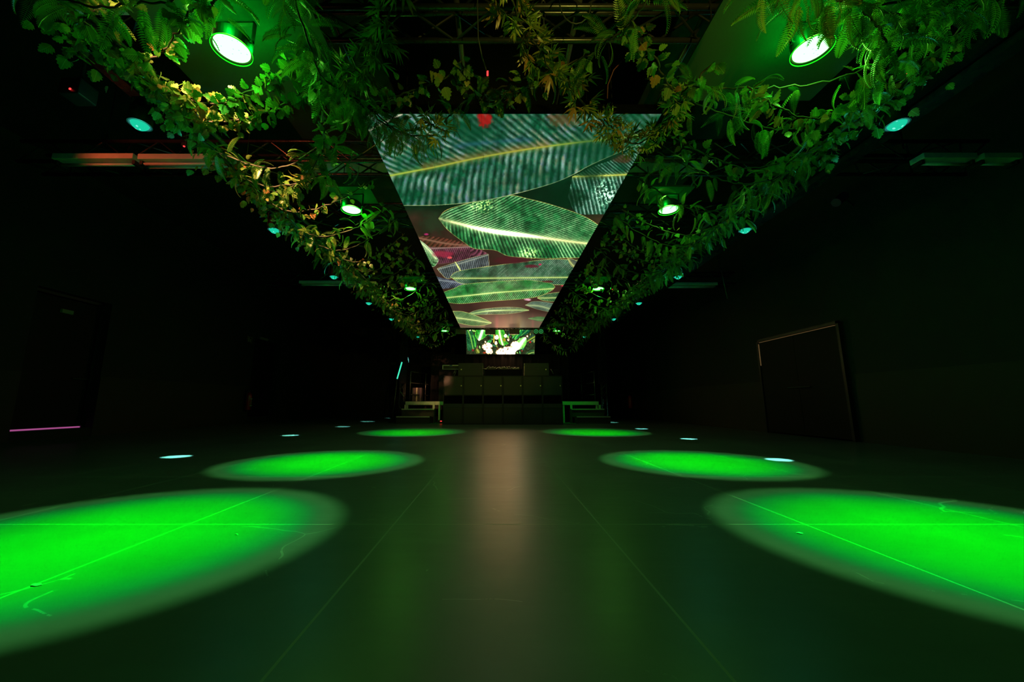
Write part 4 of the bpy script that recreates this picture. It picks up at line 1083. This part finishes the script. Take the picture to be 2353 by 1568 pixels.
def curve_pts(pts, n):
    P = smooth_line([tuple(p) for p in pts], 12).astype(float)
    d = np.r_[0, np.cumsum(np.linalg.norm(np.diff(P, axis=0), axis=1))]
    s = np.linspace(0, d[-1], n)
    return np.stack([np.interp(s, d, P[:, i]) for i in range(3)], 1), d[-1]

def in_beam(v):
    """the strands are tied clear of the lamp faces"""
    c = v.mean(0)
    for y, w in GY:
        for x in (-1.65, 1.98):
            if abs(c[0]-x) > 0.7 or abs(c[1]-y) > 0.9: continue
            d = np.maximum(2.84-v[:, 2], 0); r = np.hypot(v[:, 0]-x, v[:, 1]-y)
            k = 0.13 if w == 'nearest' else 0.07
            if ((r < k+0.12*d) & (v[:, 2] < 2.95) & (d < 0.5)).any(): return True
            if w == 'nearest':                                 # nothing hangs right before the two front lamps
                q = v-np.array((0, 0, 0.62)); e = np.array((x, y, 2.8-0.62)); e = e/np.linalg.norm(e)
                if (np.linalg.norm(q-np.outer(q @ e, e), axis=1) < 0.11).any() and (q @ e).min() < 2.95: return True
    return False

def garland(kind, label, pts, density, size, seed, group, spread=0.032, mix=None, name=None):
    """a stem with leaves set all along it; pts in world space"""
    rr = random.Random(seed)
    C, L = curve_pts(pts, 400)
    c0 = C[len(C)//2].copy()
    root = thing(name or {'ivy': 'ivy_garland', 'fern': 'fern_garland', 'bamboo': 'bamboo_garland'}[kind], label, 'garland', tuple(c0), group=group)
    step = C[::12]
    wob = [(p[0]-c0[0]+rr.uniform(-.008, .008), p[1]-c0[1]+rr.uniform(-.008, .008), p[2]-c0[2]+rr.uniform(-.008, .008)) for p in step]
    MB().path(wob, 0.006, 5).build('vine', M['stem'], root, smooth=True)
    kinds = [(kind, density)] + ([mix] if mix else [])
    for kd, den in kinds:
        V, U, T, F = [], [], [], []; off = 0
        cols, wts = zip(*TINT[kd])
        n = int(L*den)
        for i in range(n):
            j = min(398, max(1, int(rr.random()*399)))
            p = C[j]; tan = C[j+1]-C[j-1]; tan /= np.linalg.norm(tan)+1e-9
            tv = Vector(tan)
            # leaf axis: away from the stem, biased downwards
            r = Vector((rr.gauss(0, 1), rr.gauss(0, 1), rr.gauss(0, 1)))
            side = (r-tv*r.dot(tv)).normalized()
            if kd == 'ivy': ax = (side*1.0+tv*rr.uniform(-.5, .5)+Vector((0, 0, -0.55))).normalized(); up = Vector((rr.gauss(0, .6), rr.gauss(-.3, .6), rr.gauss(-.35, .7)))
            elif kd == 'fern': ax = (side*0.9+tv*rr.uniform(-.9, .9)+Vector((0, 0, -0.3))).normalized(); up = Vector((rr.gauss(0, .4), rr.gauss(-.2, .4), 1.0))
            else: ax = (side*0.9+tv*rr.uniform(-.8, .8)+Vector((0, 0, -0.15))).normalized(); up = Vector((rr.gauss(0, .6), rr.gauss(-.3, .6), 0.8))
            xa = ax.cross(up)
            if xa.length < 1e-3: xa = Vector((1, 0, 0))
            xa.normalize(); za = xa.cross(ax)
            R = np.array((xa, ax, za)).T
            s = size.get(kd, SZ_[kd])*rr.uniform(0.65, 1.2)
            tv_, tu, tf = TM[kd][rr.randrange(len(TM[kd]))]
            cc = np.array(p)-c0+np.array(side)*abs(rr.gauss(0, spread))+np.array((0, 0, rr.uniform(-spread, spread*.4)))
            vv = (tv_*s) @ R.T+cc
            if in_beam(vv+c0): continue
            col = np.array(cols[rr.choices(range(len(cols)), wts)[0]])*rr.uniform(.65, 1.3)
            V.append(vv); U.append(tu); T.append(np.repeat(np.r_[np.clip(col, 0, 1), 1][None], len(vv), 0))
            F += [tuple(a+off for a in q) for q in tf]; off += len(vv)
        if not V: continue
        V = np.vstack(V); U = np.vstack(U); T = np.vstack(T)
        me = bpy.data.meshes.new('leaves'); me.from_pydata(V.tolist(), [], F)
        li = np.empty(len(me.loops), np.int32); me.loops.foreach_get('vertex_index', li)
        uv = me.uv_layers.new(name='UVMap'); uv.data.foreach_set('uv', U[li].astype(np.float32).ravel())
        at = me.color_attributes.new('tint', 'FLOAT_COLOR', 'POINT'); at.data.foreach_set('color', T.astype(np.float32).ravel())
        me.materials.append(M[kd]); me.shade_smooth()
        o = bpy.data.objects.new({'ivy': 'leaves', 'fern': 'fronds', 'bamboo': 'leaf_sprays'}[kd], me); COL.objects.link(o); o.parent = root
    return root

SZ_ = {'ivy': 0.068, 'fern': 0.205, 'bamboo': 0.125}
DEN = {'ivy': 80, 'fern': 48, 'bamboo': 62}
ORD = ['first', 'second', 'third', 'fourth', 'fifth', 'sixth', 'seventh', 'eighth', 'ninth', 'tenth', 'eleventh', 'twelfth', 'thirteenth', 'fourteenth', 'fifteenth', 'sixteenth', 'seventeenth', 'eighteenth', 'nineteenth', 'twentieth', 'twenty-first', 'twenty-second']
def swag(side, y, low, kind, k, seed, den=1.0):
    rr = random.Random(seed)
    xi, xo = (-1.27, -2.66) if side < 0 else (1.52, 3.0)
    xm = xi+(xo-xi)*rr.uniform(0.45, 0.6)
    zi, zo = rr.uniform(2.92, 3.0), rr.uniform(2.95, 3.04)
    d = rr.uniform(-.06, .06)
    pts = [(xi, y-d, zi), (xi+(xm-xi)*.5, y-d*.3, low+(zi-low)*.3), (xm, y+rr.uniform(-.04, .04), low), (xm+(xo-xm)*.55, y+d*.3, low+(zo-low)*.34), (xo, y+d, zo)]
    nm = {'ivy': 'ivy', 'fern': 'fern', 'bamboo': 'bamboo'}[kind]
    garland(kind, '%s garland swag %s of the ceiling screen, %s of its row from the camera' % (nm, 'left' if side < 0 else 'right', ORD[k]), pts, DEN[kind]*den*0.8, SZ_, seed, 'garland swags %s of the ceiling screen' % ('left' if side < 0 else 'right'))
LEFT = [(2.24, 2.62, 'ivy', 2.3), (2.46, 2.64, 'ivy', 2.0), (2.96, 2.62, 'fern', .8), (3.27, 2.62, 'fern', .9), (3.66, 2.58, 'ivy', .55), (4.25, 2.58, 'fern', 1), (4.62, 2.58, 'fern', .8), (5.0, 2.56, 'ivy', .9), (5.4, 2.56, 'ivy', .9), (5.78, 2.55, 'fern', .9), (6.15, 2.55, 'ivy', .9), (6.55, 2.56, 'ivy', 1), (7.05, 2.56, 'fern', 1), (7.55, 2.55, 'ivy', 1), (8.1, 2.55, 'fern', 1), (8.65, 2.55, 'ivy', 1), (9.25, 2.55, 'fern', 1), (9.95, 2.55, 'ivy', 1), (10.8, 2.56, 'fern', 1), (12.1, 2.5, 'ivy', .8)]
RIGHT = [(2.55, 2.68, 'fern', .8), (2.95, 2.62, 'ivy', .6), (3.2, 2.62, 'fern', .9), (3.66, 2.6, 'fern', 1), (4.2, 2.58, 'ivy', .5), (4.5, 2.58, 'fern', .9), (4.8, 2.57, 'ivy', .9), (5.1, 2.57, 'ivy', .9), (5.5, 2.56, 'fern', .9), (5.9, 2.56, 'fern', .9), (6.5, 2.56, 'ivy', .7), (7.05, 2.56, 'ivy', 1), (7.55, 2.55, 'fern', 1), (8.1, 2.55, 'ivy', 1), (8.7, 2.55, 'fern', 1), (9.4, 2.55, 'ivy', 1), (10.1, 2.55, 'fern', 1), (11.1, 2.55, 'ivy', 1), (12.2, 2.34, 'fern', 1)]
for k, (y, lo_, kd, dn) in enumerate(LEFT): swag(-1, y, lo_, kd, k, 100+k, dn)
for k, (y, lo_, kd, dn) in enumerate(RIGHT): swag(1, y, lo_, kd, k, 200+k, dn)

# garlands wound along the outer trusses
oy = [1.9, 3.3, 5.0, 7.0, 9.2, 12.2]
for side, x, lab in ((-1, -2.6, 'left'), (1, 2.98, 'right')):
    for k in range(5):
        rr = random.Random(300+k+10*(side > 0)); y0, y1 = oy[k], oy[k+1]+0.15
        n = 7
        pts = [(x+rr.uniform(-.1, .08), y0+(y1-y0)*i/(n-1), 3.0-0.09*rr.random()-(0.05 if i % 2 else 0)) for i in range(n)]
        kd = ('ivy', 'ivy', 'fern', 'ivy', 'fern')[k] if side < 0 else ('ivy', 'fern', 'fern', 'ivy', 'fern')[k]
        garland(kd, 'thick %s garland wound along the %s outer truss, %s from the camera' % (kd, lab, ORD[k]), pts, DEN[kd]*(1.5 if kd == 'ivy' else 1.0), SZ_, 320+k+10*(side > 0), 'garlands wound along the %s outer truss' % lab, 0.07)

FR = 'garlands hanging in front of the ceiling screen'
def special(kind, label, pts, den=1.0, seed=0, group=FR, mix=None, spread=.035, size=None, k=0.91):
    pts = [(x*k, y*k, 0.62+(z-0.62)*k) for x, y, z in pts]
    garland(kind, label, pts, DEN[kind]*den, size or SZ_, 500+seed, group, spread, mix)
special('ivy', 'bright thin ivy strand passing beside the nearest left green lamp', [(-1.6, 1.8, 2.9), (-1.8, 1.89, 2.9), (-1.99, 2.01, 2.88), (-2.21, 2.14, 2.88), (-2.39, 2.19, 2.9), (-2.52, 2.12, 2.98)], .75, 1)
special('fern', 'dim fern garland across the top left corner', [(-1.55, 1.70, 2.9), (-1.84, 1.8, 2.86), (-1.98, 1.79, 2.85), (-2.21, 1.82, 2.85), (-2.37, 1.81, 2.87), (-2.55, 1.81, 2.92), (-2.68, 1.77, 2.98)], .8, 2, mix=('ivy', 12))
special('fern', 'bright fern tuft hanging above the nearest left green lamp', [(-1.48, 1.73, 2.9), (-1.6, 1.8, 2.86), (-1.66, 1.86, 2.84)], 1.1, 3)
special('fern', 'thick fern garland falling to the left front corner of the ceiling screen', [(-1.17, 1.72, 3.0), (-1.18, 1.92, 2.93), (-1.2, 2.08, 2.9), (-1.22, 2.31, 2.88), (-1.12, 2.44, 2.88), (-1.0, 2.58, 2.88), (-0.92, 2.77, 2.88), (-0.82, 2.87, 2.9), (-0.62, 2.92, 2.95)], 1.9, 4, spread=.035)
special('bamboo', 'bamboo garland joining the thick fern garland at the left', [(-0.55, 1.75, 3.05), (-0.65, 1.95, 2.97), (-0.74, 2.08, 2.95), (-0.82, 2.22, 2.94), (-0.93, 2.31, 2.94), (-1.1, 2.36, 2.94)], 1.2, 5)
special('ivy', 'thin ivy strand rising left of the middle above the screen edge', [(-0.97, 2.66, 2.98), (-0.71, 2.56, 2.97), (-0.5, 2.48, 2.97), (-0.34, 2.4, 2.98), (-0.24, 2.33, 3.02)], .8, 6)
special('ivy', 'ivy strand with yellowing leaves sagging at the middle above the screen edge', [(-0.25, 2.33, 3.02), (-0.19, 2.5, 2.98), (-0.1, 2.63, 2.97), (0.04, 2.63, 2.97), (0.17, 2.54, 2.97), (0.29, 2.44, 2.97), (0.45, 2.31, 3.0)], 1.1, 7)
special('fern', 'dim fern strand running behind the middle ivy strand', [(-0.43, 2.83, 2.95), (-0.29, 2.69, 2.98), (-0.1, 2.59, 3.0), (0.1, 2.5, 3.0), (0.31, 2.44, 3.0), (0.48, 2.42, 3.0)], .8, 8, size={'fern': 0.17})
special('bamboo', 'long bamboo garland falling right of the middle to the screen edge', [(0.06, 1.76, 3.0), (0.13, 1.95, 2.95), (0.21, 2.07, 2.95), (0.29, 2.16, 2.95), (0.37, 2.29, 2.94), (0.48, 2.4, 2.94), (0.58, 2.51, 2.93), (0.71, 2.63, 2.93), (0.84, 2.77, 2.93), (1.0, 2.93, 2.94)], 1.0, 9, mix=('ivy', 5))
special('fern', 'dim fern garland meeting the long bamboo garland from the right', [(0.97, 1.78, 3.02), (0.88, 1.92, 2.98), (0.83, 2.03, 2.97), (0.74, 2.12, 2.97), (0.67, 2.21, 2.97), (0.55, 2.28, 2.97), (0.42, 2.36, 2.97)], 1.3, 10, size={'fern': 0.2})
special('ivy', 'ivy strand dropping to the right front corner of the ceiling screen', [(0.86, 2.02, 3.0), (0.94, 2.13, 2.96), (1.05, 2.2, 2.95), (1.17, 2.33, 2.95), (1.27, 2.44, 2.94), (1.39, 2.52, 2.94), (1.47, 2.42, 2.96), (1.56, 2.32, 3.02)], .9, 11)
special('bamboo', 'bushy bamboo garland over the right front corner of the ceiling screen', [(1.42, 2.5, 2.96), (1.44, 2.74, 2.93), (1.38, 2.93, 2.92), (1.23, 3.04, 2.9), (1.05, 2.91, 2.92), (0.9, 2.8, 2.95)], 1.7, 12)
special('fern', 'big bright fern garland above the nearest right green lamp', [(1.42, 1.66, 2.86), (1.61, 1.70, 2.83), (1.82, 1.74, 2.82), (2.05, 1.78, 2.82), (2.23, 1.82, 2.81), (2.42, 1.83, 2.8), (2.64, 1.82, 2.84), (2.81, 1.79, 2.92), (2.92, 1.74, 3.0)], 2.2, 13, spread=.04, k=0.93)
special('fern', 'dim fern garland along the top right corner', [(1.53, 1.66, 2.86), (1.83, 1.74, 2.82), (2.08, 1.78, 2.82), (2.29, 1.77, 2.84), (2.44, 1.73, 2.86), (2.6, 1.66, 2.95)], 1.0, 14)
special('fern', 'fern tuft drooping from the bright fern garland at the top right', [(2.06, 1.78, 2.78), (2.16, 1.81, 2.68), (2.3, 1.9, 2.62), (2.38, 1.97, 2.62)], 1.6, 15, size={'fern': 0.19}, mix=('ivy', 10))
special('fern', 'dim long fern garland below the nearest right green lamp', [(1.4, 2.46, 2.96), (1.6, 2.44, 2.9), (1.78, 2.41, 2.88), (2.05, 2.4, 2.88), (2.3, 2.37, 2.88), (2.5, 2.31, 2.9), (2.71, 2.24, 2.93), (2.92, 2.17, 3.0)], .8, 16, mix=('ivy', 6))
special('ivy', 'bright thin ivy strand below the nearest right green lamp', [(1.72, 2.27, 2.76), (1.87, 2.33, 2.72), (2.03, 2.4, 2.71), (2.22, 2.48, 2.71), (2.37, 2.51, 2.72), (2.51, 2.53, 2.76), (2.66, 2.48, 2.85), (2.9, 2.4, 2.99)], 1.0, 17)
special('ivy', 'ivy strand crossing down the left row from the fern garland to the outer truss', [(-1.28, 2.35, 2.95), (-1.36, 2.69, 2.84), (-1.49, 2.95, 2.8), (-1.71, 3.23, 2.8), (-1.95, 3.47, 2.82), (-2.3, 3.8, 2.9), (-2.6, 3.95, 3.0)], .7, 18)
special('ivy', 'dim ivy tuft on the outer truss at the top left', [(-2.3, 1.9, 2.98), (-2.5, 1.96, 2.95), (-2.64, 2.01, 2.93), (-2.65, 2.11, 2.95), (-2.63, 2.25, 2.98)], 1.1, 19)
special('fern', 'feathery fern strand trailing over the left front corner of the ceiling screen', [(-1.15, 2.5, 2.9), (-1.0, 2.62, 2.9), (-0.86, 2.82, 2.89), (-0.7, 2.93, 2.9), (-0.5, 2.95, 2.92)], 3.4, 20, size={'fern': 0.15})
special('bamboo', 'short bamboo strand beside the feathery fern strand on the screen edge', [(-0.62, 2.78, 2.94), (-0.5, 2.86, 2.92), (-0.42, 2.9, 2.92)], 1.6, 21)
